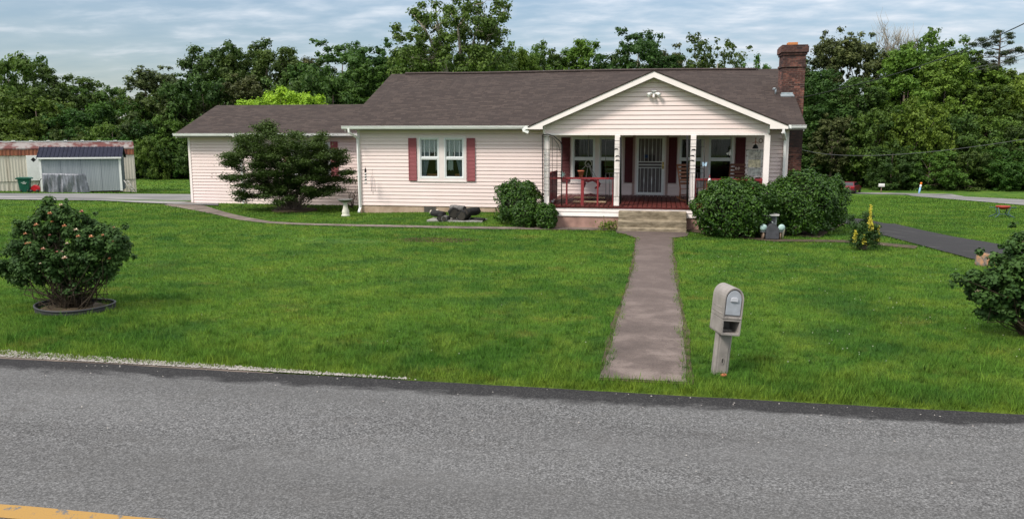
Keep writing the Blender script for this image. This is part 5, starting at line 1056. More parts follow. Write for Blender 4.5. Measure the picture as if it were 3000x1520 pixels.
tr1 = [[(1590, 604), (1589, 396)], [(1594, 604), (1593, 393)], [(1589, 396), (1605, 394), (1622, 399), (1640, 414), (1646, 424)], [(1590, 402), (1606, 399), (1622, 406), (1636, 425), (1642, 447)], [(1646, 424), (1645, 604)], [(1618, 402), (1618, 575)], [(1632, 425), (1631, 585)], [(1606, 400), (1606, 575)]]+[[(1590, y), (1645, y+1)] for y in (438, 455, 470, 485, 502, 520, 540, 560)]
trellis(tr1, 'black iron trellis with an arched top at the left porch post', thick=(0, 2, 4))
v = lambda x, y0, y1: [S2(x, y0), S2(x, y1)]; hh = lambda x0, x1, y: [S2(x0, y), S2(x1, y)]
trellis([v(985, 130, 900), v(975, 130, 900), v(810, 545, 905), v(852, 545, 815), v(897, 545, 815), v(940, 545, 815), v(808, 170, 545)]+[hh(800, 978, y) for y in (170, 245, 500, 545, 815)],
        'black iron trellis with curled leaves on the second porch post', [(*S2(928, 270), 1), (*S2(942, 352), 1), (*S2(942, 402), 1)], thick=(0, 1))
S3 = lambda x, y: (1950+x/3.7275, 370+y/3.7275)
v3 = lambda x, y0, y1: [S3(x, y0), S3(x, y1)]; h3 = lambda x0, x1, y: [S3(x0, y), S3(x1, y)]
trellis([v3(232, 100, 860), v3(242, 100, 860), v3(290, 515, 780), v3(350, 515, 760), v3(385, 515, 740), v3(415, 470, 740), v3(425, 150, 560)]+[h3(245, 425, y) for y in (150, 225, 430, 467, 512)]+[h3(245, 330, 778)],
        'black iron trellis with curled leaves on the third porch post', [(*S3(310, 262), -1), (*S3(295, 327), -1), (*S3(292, 380), -1)], thick=(0, 1))
# old window hung as a decoration
ow = thing('old_window_frame', 'weathered white three-pane window frame hung at the right end of the porch', 'window frame', (at(2210, 480, 25.4)[0], 25.4, at(2210, 520, 25.4)[2]))
c0, c1 = at(2185, 438, 25.4), at(2232, 520, 25.4); w = (c1[0]-c0[0])/2; h_ = c0[2]-c1[2]; b = MB()
for x0, x1, z0, z1 in ((-w, -w+.07, 0, h_), (w-.07, w, 0, h_), (-w+.07, w-.07, 0, .07), (-w+.07, w-.07, h_-.07, h_), (-w+.07, w-.07, h_*.33, h_*.33+.025), (-w+.07, w-.07, h_*.64, h_*.64+.025)): b.box(x0, x1, -.02, .02, z0, z1)
b.build('frame', mat('flaky_paint', fn=lambda t, b_: L(t, ramp(t, noise(t, 14, 5, .7), [(.42, (.18, .16, .14)), (.52, (.62, .6, .56))]), b_.inputs['Base Color'])), ow)
for i, c in enumerate(((.45, .42, .36), (.62, .56, .38), (.42, .44, .4))):
    z0 = (.07, h_*.33+.025, h_*.64+.025)[2-i]; z1 = (h_*.33, h_*.64, h_-.07)[2-i]; MB().box(-w+.07, w-.07, -.004, .004, z0, z1).build('pane', vmat('printed_pane', c, .55, 12, .4), ow)
bl = thing('hanging_bell', 'dark bell hanging on a chain above the old window frame', 'bell', at(2213, 436, 25.3)); MB().lathe((0, 0, 0), [(.09, 0), (.085, .03), (.06, .09), (.03, .12), (.01, .13)], 14).build('bell', M['black'], bl); MB().tube([(0, 0, .13), (.0, 0, .32)], .012, 5).tube([(-.1, 0, .16), (0, 0, .2), (.1, 0, .15)], .008, 4).build('chain', M['terracotta'], bl)
pq = thing('round_wall_ornament', 'small round woven ornament by the right porch post', 'ornament', at(2229, 413, 25.5)); MB().tube([(.05*cos(a), 0, .06*sin(a)) for a in np.linspace(0, 2*pi, 14)], .014, 5).build('ring', M['brownwood'], pq)
# hanging swing seat
sw = thing('hanging_swing', 'small red porch swing hanging on cords from a ring left of the door', 'porch swing', (at(1722, 540, 26.4)[0], 26.4, at(1722, 552, 26.4)[2]))
q = lambda px, py, y=0: (at(px, py, 26.4)[0]-sw.location[0], y, at(px, py, 26.4)[2]-sw.location[2])
b = MB()
for y in (-.24, .24): b.tube([q(1707, 552, y), q(1712, 540, y), q(1712, 528, y), q(1725, 531, y), q(1738, 527, y), q(1748, 532, y), q(1756, 540, y), q(1752, 549, y), q(1744, 550, y)], .03, 6)
b.build('side_arm', M['railred'], sw); b = MB()
for i in range(7): x = q(1714+i*5, 540)[0]; z = q(0, 547-abs(i-3)*-.8)[2]; b.obox((x, 0, z), .05, .54, .022)
for i in range(3): b.obox((q(1712, 0)[0], 0, q(0, 540-i*7)[2]), .02, .5, .06)
b.build('seat', M['railred'], sw)
MB().tube([(q(1724, 467)[0]+.105*cos(a), 0, q(0, 469)[2]+.105*sin(a)) for a in np.linspace(0, 2*pi, 20)], .013, 6).build('ring', vmat('rope', (.4, .38, .33), .2, 40, .9), sw)
b = MB(); top = q(1724, 478)
for e in (q(1697, 505, -.1), q(1717, 530, -.24), q(1745, 527, -.24), q(1750, 530, .24), q(1735, 527, .24)): b.tube([top, e], .009, 5)
b.tube([q(1724, 459), (q(1724, 459)[0], 0, 2.765-sw.location[2])], .008, 5); b.build('cord', RP.setdefault('rope', vmat('cord', (.35, .34, .32), .2, 40, .9)), sw)
fp = thing('flower_pot', 'terracotta pot on the porch rail left of the swing', 'flower pot', at(1702, 520, YF+.06)); fp.location.z = 1.512
MB().lathe((0, 0, 0), [(.05, 0), (.085, .17), (.10, .17), (.10, .205), (.085, .205), (.01, .19)], 16).build('pot', M['terracotta'], fp)
st_ = thing('star_flower', 'pale blue-green metal star flower on the left porch rail', 'ornament', (at(1648, 510, YF-.0)[0], YF+.0, 1.50)); b = MB()
for i in range(8): a = 2*pi*i/8; b.add([(0, -.02, .10), (.03*cos(a-.5), -.03, .10+.03*sin(a-.5)), (.11*cos(a), -.04, .10+.11*sin(a)), (.03*cos(a+.5), -.03, .10+.03*sin(a+.5))], [(0, 1, 2, 3)])
b.build('petals', vmat('pale_teal', (.25, .38, .36), .2, 30, .5), st_); MB().tube([(0, 0, 0), (0, -.01, .1)], .006, 5).build('stalk', M['black'], st_)
for i, (px0, px1, py0, py1, lb) in enumerate(((1682, 1775, 574, 580, 'tan plank lying at the back of the left porch floor'), (1679, 1773, 584, 592, 'tan plank lying at the front of the left porch floor'))):
    Yb = 2.07*F/((py1-HOR))*1.0; a, b2 = EYE+ray(px0, py1)*((.69-H)/ray(px0, py1)[2]), EYE+ray(px1, py0)*((.69-H)/ray(px1, py0)[2])
    o = MB().box(a[0], a[0]+2.0*(px1-px0)/93*.51*1.0, 0, .16, 0, .035).build('plank', vmat('tan_plank', (.42, .31, .2), .2, 8, .8), None, bevel=.004); o.location = (0, a[1], .686); tagit(o, lb, 'plank')
co = thing('garden_figurine', 'tiny grey bird figurine on the deck inside the left porch post', 'figurine', (at(1618, 592, 24.9)[0], 24.9, .685)); MB().ball((0, 0, .05), .045, 1.3, .8, .9).ball((.05, 0, .11), .025).tube([(-.04, 0, .06), (-.11, 0, .10)], [.02, .006], 6).build('body', vmat('fig_grey', (.45, .45, .44), .3, 40, .7), co)
# rocking chairs
def rocker(x, y, rz, label, m_, sc=1):
    t = thing('rocking_chair', label, 'rocking chair', (x, y, .685), (0, 0, rz), 'rocking chairs on the porch'); t.scale = (sc,)*3   # faces local -Y
    for s in (-1, 1):
        MB().tube([(s*.27, -.42+.84*i/10, .03+.11*((i-5)/5)**2) for i in range(11)], .022, 6).build('rocker_runner', m_, t)
        MB().tube([(s*.27, -.24, .05), (s*.27, -.25, .25), (s*.27, -.26, .64)], [.022, .028, .022], 8).build('leg', m_, t)
        MB().tube([(s*.27, .24, .05), (s*.26, .25, .42), (s*.25, .36, .85), (s*.25, .44, 1.15)], .024, 8).build('back_post', m_, t)
        MB().obox((s*.28, -.02, .655), .085, .60, .025).build('armrest', m_, t, bevel=.006)
    b = MB()
    for i in range(9): b.obox((0, -.25+.058*i, .425-.006*i), .54, .046, .02, rx=-.05)
    b.build('seat', m_, t, bevel=.003); b = MB()
    for i in range(6): z = .55+.115*i; b.obox((0, .27+(z-.42)*.24, z), .48, .018, .075, rx=-.22)
    b.build('backrest', m_, t, bevel=.003); MB().tube([(-.27, -.25, .2), (.27, -.25, .2)], .014, 6).tube([(-.27, .25, .2), (.27, .25, .2)], .014, 6).build('stretcher', m_, t)
rocker(at(2012, 580, 26.3)[0]+.15, 26.4, radians(40), 'orange-brown wooden rocking chair between the door and the third porch post', M['wood'], 1.0)
rocker(at(2157, 560, 26.8)[0], 26.9, radians(-10), 'brown wooden rocking chair with a pale butterfly at the right of the porch', vmat('rocker_brown', (.16, .07, .045), .25, 9, .6), 1.0)
bf = thing('butterfly_ornament', 'pale butterfly ornament on the back of the right rocking chair', 'ornament', (at(2160, 494, 27.2)[0], 27.2, at(2160, 494, 27.2)[2])); b = MB()
for s in (-1, 1): b.add([(0, 0, 0), (s*.03, -.01, .05), (s*.075, -.02, .045), (s*.07, -.02, -.005), (s*.05, -.02, -.05), (s*.01, 0, -.03)], [(0, 1, 2, 3, 4, 5)])
b.build('wings', vmat('butterfly_cream', (.5, .38, .32), .3, 40, .7), bf); MB().tube([(0, -.01, -.03), (0, -.01, .03)], .008, 5).build('body', M['brownwood'], bf)
bf = thing('butterfly_ornament', 'blue and white butterfly on a stake by the third porch post', 'ornament', at(2064, 482, YF-.15)); bf.location.y = YF-.15; b = MB()
for s in (-1, 1): b.add([(0, 0, 0), (s*.03, -.02, .07), (s*.075, -.03, .06), (s*.06, -.02, 0), (s*.05, -.02, -.06), (s*.01, 0, -.04)], [(0, 1, 2, 3, 4, 5)])
b.build('wings', vmat('butterfly_blue', (.4, .55, .68), .4, 40, .6), bf); MB().tube([(0, 0, -.05), (.0, 0, -1.2)], .006, 5).build('stake', M['black'], bf)
# small side table with a cloth, bench-like, behind the third post
tb_ = thing('porch_table', 'small grey cloth-covered table between the rocking chairs', 'table', (at(2062, 560, 26.6)[0], 26.7, .685))
MB().box(-.30, .30, -.25, .25, .60, .64).build('top', vmat('table_grey', (.3, .29, .29), .2, 9, .8), tb_, bevel=.01)
for sx in (-1, 1):
    for sy in (-1, 1): MB().tube([(sx*.25, sy*.2, 0), (sx*.2, sy*.16, .3), (sx*.25, sy*.2, .6)], .013, 6).build('leg', M['black'], tb_)
MB().box(-.305, .305, -.262, -.252, .42, .62).build('cloth_drop', vmat('cloth_grey', (.38, .36, .35), .25, 15, .9), tb_)
gn = thing('red_white_figurine', 'small red and white figurine on the right porch rail', 'figurine', (at(2078, 530, YF+.06)[0], YF-.02, 1.38)); MB().lathe((0, 0, 0), [(.05, 0), (.055, .05), (.035, .12), (.03, .15)], 12).build('body', M['white'], gn); MB().lathe((0, 0, .15), [(.034, 0), (.02, .05), (.003, .1)], 12).build('cap', M['railred'], gn)
hb = thing('hanging_bird', 'small white bird ornament hanging before the right porch window', 'ornament', at(2138, 450, 25.6)); MB().ball((0, 0, 0), .05, .6, .6, 1.4).ball((.01, -.01, .085), .03).add([(-.03, 0, .04), (-.11, 0, .0), (-.05, 0, -.05)], [(0, 1, 2)]).build('body', M['white'], hb); MB().tube([(0, 0, .1), (0, 0, 2.765-float(hb.location.z))], .003, 4).build('cord', M['black'], hb)

# wooden truck-shaped planter on the lawn
tp = thing('truck_planter', 'grey wooden yard ornament shaped like an old truck front with pale round headlights', 'yard ornament', G(2256, 700), (0, 0, radians(6)))
gp_ = vmat('ornament_grey', (.15, .17, .17), .3, 9, .75); dg = vmat('ornament_dark', (.06, .062, .07), .3, 9, .7)
MB().box(-.17, .17, .05, .55, .12, .62).build('cab', gp_, tp, bevel=.008); MB().prism([(-.20, .62), (-.22, .66), (.22, .66), (.20, .62)], 'y', -.02, .62).build('roof', vmat('ornament_roof', (.45, .44, .42), .25, 8, .7), tp)
MB().box(-.12, .12, .035, .049, .45, .58).build('windshield', dg, tp)
MB().prism([(-.17, .03), (.17, .03), (.165, .30), (.09, .40), (.0, .44), (-.09, .40), (-.165, .30)], 'y', -.25, .05).build('hood', dg, tp, bevel=.006)
MB().tube([(0, -.22, .44), (0, -.20, .47), (0, .02, .47)], .02, 8).build('hood_ornament', gp_, tp)
for s in (-1, 1):
    b = MB().lathe((0, 0, 0), [(.09, 0), (.09, .03), (.02, .04)], 20); b.v = [(s*.235+x_, -.20-z_, .33+y_) for x_, y_, z_ in b.v]; b.build('headlight', vmat('headlight_teal', (.38, .52, .5), .1, 20, .5), tp)
    b = MB().prism([(s*.235-.06, .21), (s*.235+.06, .21), (s*.235+.05, .24), (s*.235-.05, .24)], 'y', -.22, .1); b.build('fender', gp_, tp)
    b = MB().lathe((0, 0, 0), [(.001, -.025), (.10, -.025), (.12, -.015), (.12, .015), (.10, .025), (.001, .025)], 20); b.v = [(s*.22+z_, -.1+x_, .115+y_) for x_, y_, z_ in b.v]; b.build('wheel', M['brownwood'], tp)
MB().add([(.31, -.1, .02), (.27, -.1, .24), (.36, -.1, .28)], [(0, 1, 2)]).add([(.31, -.08, .02), (.36, -.08, .28), (.27, -.08, .24)], [(0, 1, 2)]).build('side_flag', vmat('cream', (.5, .46, .33), .2, 10, .8), tp)

# fire pit with crossed legs
fpg = G(2936, 637); fpt = thing('fire_pit', 'red fire bowl on a thin dark four-legged stand on the far right lawn', 'fire pit', fpg)
kk = .0157; gl_ = vmat('stand_green', (.05, .10, .10), .2, 9, .5)
MB().lathe((0, 0, 0), [(.1, .40), (.22, .43), (.32, .52), (.33, .58), (.30, .57), (.2, .5), (.01, .47)], 22).build('bowl', vmat('bowl_red', (.30, .035, .02), .3, 9, .5), fpt)
b = MB().tube([(-.62, 0, .50), (-.33, 0, .50)], .018, 6).tube([(.33, 0, .50), (.62, 0, .50)], .018, 6); b.build('handle', gl_, fpt)
for sx, sy in ((-1, -1), (1, -1), (1, 1), (-1, 1)): MB().tube([(sx*.28, sy*.18, .50), (sx*.2, sy*.15, .22), (sx*.30, sy*.25, .1), (sx*.52, sy*.35, -.02)], .026, 6).build('leg', gl_, fpt)
MB().tube([(-.24, -.2, .16), (.24, .2, .16)], .014, 5).tube([(.24, -.2, .16), (-.24, .2, .16)], .014, 5).build('brace', gl_, fpt)
# stump
sp = thing('tree_stump', 'short grey and orange cut stump beside the driveway by the right rose bush', 'stump', G(2884, 777)); b = MB(); rr_ = random.Random(3)
b.lathe((0, 0, 0), [(.20, -.03), (.18, .06), (.165, .18), (.16, .23)], 12, 1.1, .9); b.v = [(x_*(1+.1*sin(7*x_+11*y_)), y_, z_+(.05 if z_ > .15 and x_ < 0 else 0)) for x_, y_, z_ in b.v]
b.build('trunk', mat('stump_bark', fn=lambda t, b_: L(t, ramp(t, noise(t, 7, 4, .6), [(.42, (.16, .14, .13)), (.55, (.36, .2, .11))]), b_.inputs['Base Color']), rough=.9), sp)
MB().lathe((0, 0, .231), [(.155, 0), (.15, .012)], 12, 1.1, .9).build('cut_face', vmat('stump_top', (.36, .34, .31), .2, 20, .9), sp)

# ------------------------------------------------------------------ far left: trailer, shed, bin, tarp
TH = radians(36.5)
def frame(P0, th):
    ax = np.array([cos(th), sin(th), 0]); n = np.array([sin(th), -cos(th), 0]); P0 = np.array(P0, float)
    def loc(px, py, back=0.):        # sight line met with the front plane (pushed back by some metres), in the thing's own x, z
        q0 = P0-n*back; d = ray(px, py); t = ((q0-EYE)@n)/(d@n); q = EYE+d*t-P0; return q@ax, q[2]
    return loc
P0 = PD(389, 66.); P0[2] = float(terr(P0[0], P0[1])); FT = frame(P0, TH)
tr = thing('mobile_home', 'long old cream metal mobile home with a rust-streaked roof edge', 'mobile home', P0, (0, 0, TH))
xr = 0; xl = -19.; zt = FT(384, 415)[1]; z1 = FT(384, 433)[1]; z1b = z1-.08; z2 = FT(384, 453)[1]; z3 = FT(389, 525)[1]
def corr(x0, x1, za, zb, y, amp=.02, pitch=.2):
    b = MB(); n = int((x1-x0)/pitch*2); 
    for i in range(n):
        a = x0+(x1-x0)*i/n; c = x0+(x1-x0)*(i+1)/n; ya = y-amp*(i % 2); yb = y-amp*((i+1) % 2); b.quad((a, ya, za), (c, yb, za), (c, yb, zb), (a, ya, zb))
    return b
def fn_streak(base, rust, lo, hi, sc=(3, 1, .25)):
    def fn(t, b): n = noise(t, 1.6, 5, .65, sc=sc); L(t, ramp(t, n, [(lo, base), (hi, rust)]), b.inputs['Base Color'])
    return fn
cream = mat('trailer_cream', rough=.6, fn=fn_streak((.60, .55, .47), (.36, .29, .22), .52, .75, (1.6, 1, .12)))
rust1 = mat('trailer_roof_rust', rough=.7, fn=fn_streak((.13, .045, .04), (.28, .25, .24), .44, .58, (.7, 1, .35))); rust2 = mat('trailer_band_rust', rough=.7, fn=fn_streak((.30, .11, .06), (.17, .055, .04), .45, .6, (3, 1, .1)))
TB = lambda mb, n, m, **k: mb.build(n, m, tr, **k)
TB(corr(xl, xr, z3+.01, z2, 0), 'wall', cream); TB(corr(xl, xr, -.6, z3-.01, .05, .03, .3), 'skirting', cream)
TB(corr(xl, xr, z2, z1b, -.06, .03, .25), 'rust_band', rust2)
TB(MB().prism([(-.10, z1b-.01), (-.10, z1), (.45, zt), (3.4, zt), (4.0, z1), (4.0, z1b-.01)], 'x', xl, xr), 'roof', rust1)
b = MB().box(xl, xr-.08, .38, .52, zt-.005, zt+.05)
for i in range(15): x = xr-1.3-i*1.17; b.box(x-.12, x+.12, .36, .54, zt+.05, zt+.11)
TB(b, 'roof_edge_trim', M['gutter']); TB(MB().box(xr-.05, xr, .02, 3.9, -.6, z1b-.02), 'end_wall', cream); TB(MB().box(xl, xr-.06, 3.8, 3.9, -.6, z1b-.02), 'back_wall', cream)
dx0, dx1 = FT(78, 480)[0], FT(114, 480)[0]
TB(MB().box(dx0, dx1, -.12, -.03, z3+.05, z2-.0), 'door', M['white'], bevel=.01); cx_, cz_ = FT(98, 468)
TB(MB().add([(cx_-.18, -.125, cz_), (cx_, -.125, cz_-.18), (cx_+.18, -.125, cz_), (cx_, -.125, cz_+.18)], [(0, 1, 2, 3)]), 'door_window', M['black'])
P0 = PD(347, 61.5); P0[2] = float(terr(P0[0], P0[1])); THS = radians(30); FS = frame(P0, THS); YS = P0[1]
sx0, sx1 = FS(117, 500)[0], 0.; zb = FS(347, 558)[1]; ze = FS(347, 464)[1]; zr_ = FS(340, 430, 1.3)[1]
sd_ = thing('storage_shed', 'long pale grey shed with a dark blue metal roof in front of the mobile home', 'shed', P0, (0, 0, THS))
SB = lambda mb, n, m, **k: mb.build(n, m, sd_, **k)
gry = mat('shed_grey', rough=.6, fn=lambda t, b_: L(t, ramp(t, noise(t, 1., 3, .5, sc=(6, 1, .3)), [(.3, (.27, .30, .325)), (.7, (.34, .37, .395))]), b_.inputs['Base Color'])); nvy = vmat('shed_roof_navy', (.022, .024, .04), .15, 3, .8, spec=.1)
b = MB(); nb = 48
for i in range(nb):
    a = sx0+(sx1-sx0)*i/nb; c = sx0+(sx1-sx0)*(i+1)/nb; g_ = .012 if i % 12 else .03; b.box(a+g_, c, -.01, .02, zb, ze)
SB(b, 'siding_board', gry); SB(MB().box(sx0, sx1, .021, 2.5, zb, ze), 'wall', vmat('shed_side_shade', (.10, .12, .14), .2, 5, .7))  # box behind the boards: front grey darkened, shade of the side painted in
SB(MB().box(sx0-.03, sx0+.12, -.04, .0, zb-.03, ze), 'corner_board', M['white']); SB(MB().box(sx1-.12, sx1+.03, -.04, .0, zb-.03, ze), 'corner_board', M['white'])
SB(MB().box(sx0-.1, sx1+.1, -.22, -.17, ze-.02, ze+.10), 'fascia', M['white'])
b = MB().prism([(-.2, ze+.08), (1.3, zr_), (2.7, ze+.08), (2.7, ze), (1.3, zr_-.08), (-.2, ze)], 'x', sx0-.14, sx1+.16)
n_ = 21
for i in range(n_+1):
    x = sx0-.12+(sx1-sx0+.26)*i/n_; b.prism([(-.2, ze+.08), (1.3, zr_), (1.3, zr_+.04), (-.2, ze+.12)], 'x', x-.02, x+.02)
SB(b, 'roof', nvy); SB(MB().prism([(0, ze), (1.3, zr_-.1), (2.5, ze)], 'x', sx1-.05, sx1), 'gable', gry)
for y_ in (.3, 2.1): SB(MB().box(sx0+.2, sx1-.2, y_, y_+.2, -.3, zb), 'skid', M['brownwood'])
# covered thing under a silver tarp
P0 = PD(181, 58.5); P0[2] = float(terr(P0[0], P0[1])); FC = frame(P0, THS); tpx0, tpx1 = FC(110, 540)[0], FC(253, 540)[0]; tH = FC(150, 509)[1]
ct = thing('tarp_covered_heap', 'low long heap under a creased silver tarp before the grey shed', 'tarp', P0, (0, 0, THS)); b = MB(); w = (tpx1-tpx0)/2; n, m_ = 90, 12; rr_ = np.random.default_rng(2); ph = rr_.uniform(0, 6, 8)
for j in range(m_+1):
    for i in range(n+1):
        u = i/n; a = (u-.5)*2; v_ = j/m_; x = a*(w-.05-(.28*(1-v_) if a > 0 else .03)); fold = .09*v_**.7*sum(sin(a*f_+ph[q]+v_*(3.2-q)*1.6) for q, f_ in enumerate((6, 13, 22, 31)))/2
        y = -.45-.12*v_+fold; z = tH*(1-.04*a)*(1-v_)+.0; zz = z if v_ > 0 else tH*(1-.04*a); 
        if a > .72: y += (a-.72)*3.2
        if a < -.92: y += (-.92-a)*6
        b.v.append((x, y, zz))
for j in range(m_):
    for i in range(n): q = j*(n+1)+i; b.f.append((q, q+1, q+n+2, q+n+1)); b.sm.append(True)
k0 = len(b.v); 
for i in range(n+1): v0 = b.v[i]; b.v.append((v0[0]*.97, .5, v0[2]-.03))
for i in range(n): b.f.append((i+1, i, k0+i, k0+i+1)); b.sm.append(True)
for i in range(n+1): v0 = b.v[k0+i]; b.v.append((v0[0], .55, 0))
for i in range(n): b.f.append((k0+i+1, k0+i, k0+n+1+i, k0+n+2+i)); b.sm.append(True)
b.build('tarp', mat('silver_tarp', rough=.38, metal=.35, fn=lambda t, b_: (L(t, ramp(t, noise(t, 3, 5, .65, sc=(3, 1, .6)), [(.3, (.08, .085, .10)), (.6, (.27, .28, .31))]), b_.inputs['Base Color']), bump(t, b_, noise(t, 5, 4, .6, sc=(3, 1, .5)), .8, .08))), ct)
# wheelie bin
P0 = PD(60, 56.); P0[2] = float(terr(P0[0], P0[1])); FB = frame(P0, .5); bn = thing('wheeled_bin', 'dark green wheeled rubbish bin with a wide lid beside the white trailer door', 'rubbish bin', P0, (0, 0, .5)); gm = vmat('bin_green', (.010, .085, .055), .15, 6, .45); hB = FB(60, 524)[1]
MB().add([(-.27, -.28, .04), (.27, -.28, .04), (.27, .22, .04), (-.27, .22, .04), (-.36, -.36, hB), (.36, -.36, hB), (.36, .30, hB), (-.36, .30, hB)], [(0, 3, 2, 1), (4, 5, 6, 7), (0, 1, 5, 4), (1, 2, 6, 5), (2, 3, 7, 6), (3, 0, 4, 7)]).build('body', gm, bn, bevel=.03)
MB().prism([(-.48, hB-.02), (.46, hB-.02), (.48, hB+.05), (.35, hB+.10), (-.35, hB+.11), (-.48, hB+.07)], 'y', -.40, .36).build('lid', gm, bn, bevel=.02)
for s in (-1, 1): b = MB().lathe((0, 0, 0), [(.001, -.04), (.13, -.04), (.13, .04), (.001, .04)], 14); b.v = [(s*.2+z_, -.26+x_*.6, .12+y_) for x_, y_, z_ in b.v]; b.build('wheel', M['black'], bn)
b = MB()
for (x_, w_, z_) in ((0.03, .05, .80), (.02, .17, .74), (.04, .10, .66)): b.box(x_-w_, x_+w_, -.385, -.375, hB*z_-.012, hB*z_+.012)
b.v = [(v_[0], v_[1]+(.0 if 0 else (hB-v_[2])*.08), v_[2]) for v_ in b.v]; b.build('printed_marks', M['white'], bn)
rc = thing('red_mower', 'small bright red machine between the green bin and the silver tarp', 'machine', PD(89, 56.2), (0, 0, .5)); rc.location.z = float(terr(rc.location.x, rc.location.y)); MB().prism([(-.24, .12), (.26, .12), (.28, .34), (.15, .50), (-.02, .55), (-.2, .42)], 'y', -.25, .3).build('body', vmat('mower_red', (.5, .012, .02), .1, 6, .4), rc, bevel=.03)
for x_ in (-.18, .2): b = MB().lathe((0, 0, 0), [(.001, -.03), (.12, -.03), (.12, .03), (.001, .03)], 14); b.v = [(x_+X_, -.28+Z_, .12+Y_) for X_, Y_, Z_ in b.v]; b.build('wheel', M['black'], rc)
MB().tube([(.15, .2, .45), (.35, .3, .95), (.42, .3, .95)], .02, 6).build('handlebar', M['black'], rc)
rp = thing('leaning_frame', 'weathered wooden frame leaning against the right end of the grey shed', 'wooden frame', PD(364, 61.), (0, 0, .5)); rp.location.z = float(terr(rp.location.x, rp.location.y)); b = MB()
for dx in (-.0, .25): b.tube([(dx+.30, -.1, 0), (dx-.25, .1, .95)], .035, 4)
for i in range(3): b.tube([(.2-.18*i, -.05+.05*i, .3+.25*i), (.48-.18*i, -.05+.05*i, .25+.25*i)], .03, 4)
b.build('frame', vmat('grey_plank', (.35, .34, .32), .2, 6, .8), rp)

# ------------------------------------------------------------------ far right: car, letterbox, marker post, wires
cg = G(2492, 565); car = thing('parked_car', 'dark red hatchback seen from behind near the edge of the wood', 'car', cg, (0, 0, radians(-24))); cred = mat('car_red', (.14, .008, .02), .3, .3, .5)
S_ = lambda yy, z, w: [(-w, yy, z), (w, yy, z)]
sec = [(-2.1, .35, .80, .78), (-2.15, .75, .86, .80), (-2.05, .95, .86, .82), (-1.85, 1.0, .84, .82)]
prof = [(-2.1, .3), (-2.18, .55), (-2.12, .95), (-1.95, 1.02), (-1.2, 1.02), (1.0, .98), (2.0, .8), (2.15, .6), (2.1, .3)]
MB().prism(prof, 'x', -.88, .88).build('body', cred, car, bevel=.08, seg=3); MB().add([(-.8, -1.98, 1.0), (.8, -1.98, 1.0), (.8, 1.1, .98), (-.8, 1.1, .98), (-.62, -1.45, 1.46), (.62, -1.45, 1.46), (.62, .3, 1.46), (-.62, .3, 1.46)], [(4, 5, 6, 7), (0, 1, 5, 4), (1, 2, 6, 5), (2, 3, 7, 6), (3, 0, 4, 7)]).build('cabin', cred, car, bevel=.05)
MB().add([(-.66, -1.93, 1.06), (.66, -1.93, 1.06), (.54, -1.5, 1.42), (-.54, -1.5, 1.42)], [(0, 1, 2, 3)]).add([(.79, -1.7, 1.06), (.79, .8, 1.06), (.67, .25, 1.4), (.67, -1.3, 1.4)], [(0, 1, 2, 3)]).add([(-.79, -1.7, 1.06), (-.67, -1.3, 1.4), (-.67, .25, 1.4), (-.79, .8, 1.06)], [(0, 1, 2, 3)]).build('window', mat('car_glass', (.01, .012, .015), .05, 0, .8), car)
for s in (-1, 1):
    MB().box(s*.62-.2, s*.62+.2, -2.21, -2.14, .76, .9).build('tail_light', mat('tail_red', (.35, .01, .01), .3), car)
    for y_ in (-1.35, 1.35): b = MB().lathe((0, 0, 0), [(.001, -.1), (.3, -.1), (.33, -.07), (.33, .07), (.3, .1), (.001, .1)], 18); b.v = [(s*.82+Z_, y_+X_, .32+Y_) for X_, Y_, Z_ in b.v]; b.build('wheel', M['black'], car)
MB().box(-.26, .26, -2.2, -2.185, .58, .7).build('number_plate', M['white'], car); MB().box(-.86, .86, -2.24, -2.1, .34, .5).build('bumper', M['black'], car, bevel=.02)
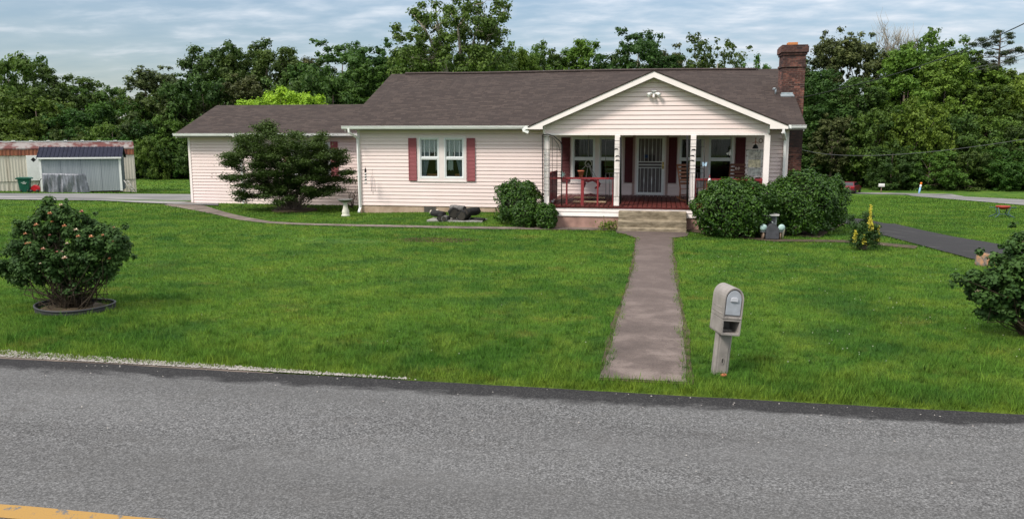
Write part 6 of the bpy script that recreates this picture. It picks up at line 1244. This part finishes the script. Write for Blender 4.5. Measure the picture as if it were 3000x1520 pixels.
lbg = G(2581, 566); lb = thing('letterbox', 'long pale letterbox on a thin post at the far road edge', 'mailbox', lbg); k = float((lbg[1])/F); hL = at(2581, 547, lbg[1])[2]-lbg[2]; w = 7.5*k
MB().tube([(0, 0, -.1), (0, 0, hL)], .06, 6).build('post', M['brownwood'], lb); b = MB().prism([(-.18, 0), (.18, 0), (.18, .22), (.12, .34), (0, .39), (-.12, .34), (-.18, .22)], 'x', -w, w); b.v = [(x_, y_, z_+hL) for x_, y_, z_ in b.v]; b.build('box', vmat('box_pale', (.55, .55, .52), .1, 3, .5), lb)
mg_ = G(2692, 568); mk = thing('marker_post', 'thin blue-white utility marker post with an orange tip on the far verge', 'marker post', mg_, (0, radians(8), 0)); hM = at(2692, 534, mg_[1])[2]-mg_[2]
MB().tube([(0, 0, -.1), (0, 0, hM*.55)], .12, 8).build('shaft', vmat('marker_blue', (.25, .45, .7), .1, 4, .5), mk); MB().tube([(0, 0, hM*.55), (0, 0, hM*.8)], .121, 8).build('band', M['white'], mk); MB().tube([(0, 0, hM*.8), (0, 0, hM)], .125, 8).build('tip', mat('marker_orange', (.7, .2, .02), .5), mk)
def wire(label, pts, r):
    n = 24; P = []; q = np.array(pts, float); s = np.linspace(0, 1, len(q)); 
    for t in np.linspace(0, 1, n): P.append([np.polyval(np.polyfit(s, q[:, k], min(2, len(q)-1)), t) for k in range(3)])
    o = MB().tube(P, r, 5, cap=False).build('power_cable', M['black'] if r > .02 else RP.setdefault('wire', mat('wire_grey', (.10, .10, .10), .6)), None); tagit(o, label, 'cable', 'overhead cables on the right')
D = lambda px, py, d: tuple(EYE+ray(px, py)*(d*cos(PIT)/F))
wire('heavy overhead cable sloping from the upper right corner down behind the chimney', [D(2250, 305, 95), D(2500, 254, 85), D(2770, 165, 62), D(3080, 30, 45)], .035)
wire('low sagging thin cable running right from the house end', [D(2340, 437, 33), D(2520, 456, 36), D(2760, 442, 40), D(3050, 400, 44)], .012)
wire('short thin cable near the pine crown at the right edge', [D(2840, 205, 60), D(2930, 180, 55), D(3080, 140, 50)], .018)
wire('second short thin cable just below the other near the pine', [D(2840, 212, 62), D(2930, 190, 57), D(3080, 150, 52)], .014)
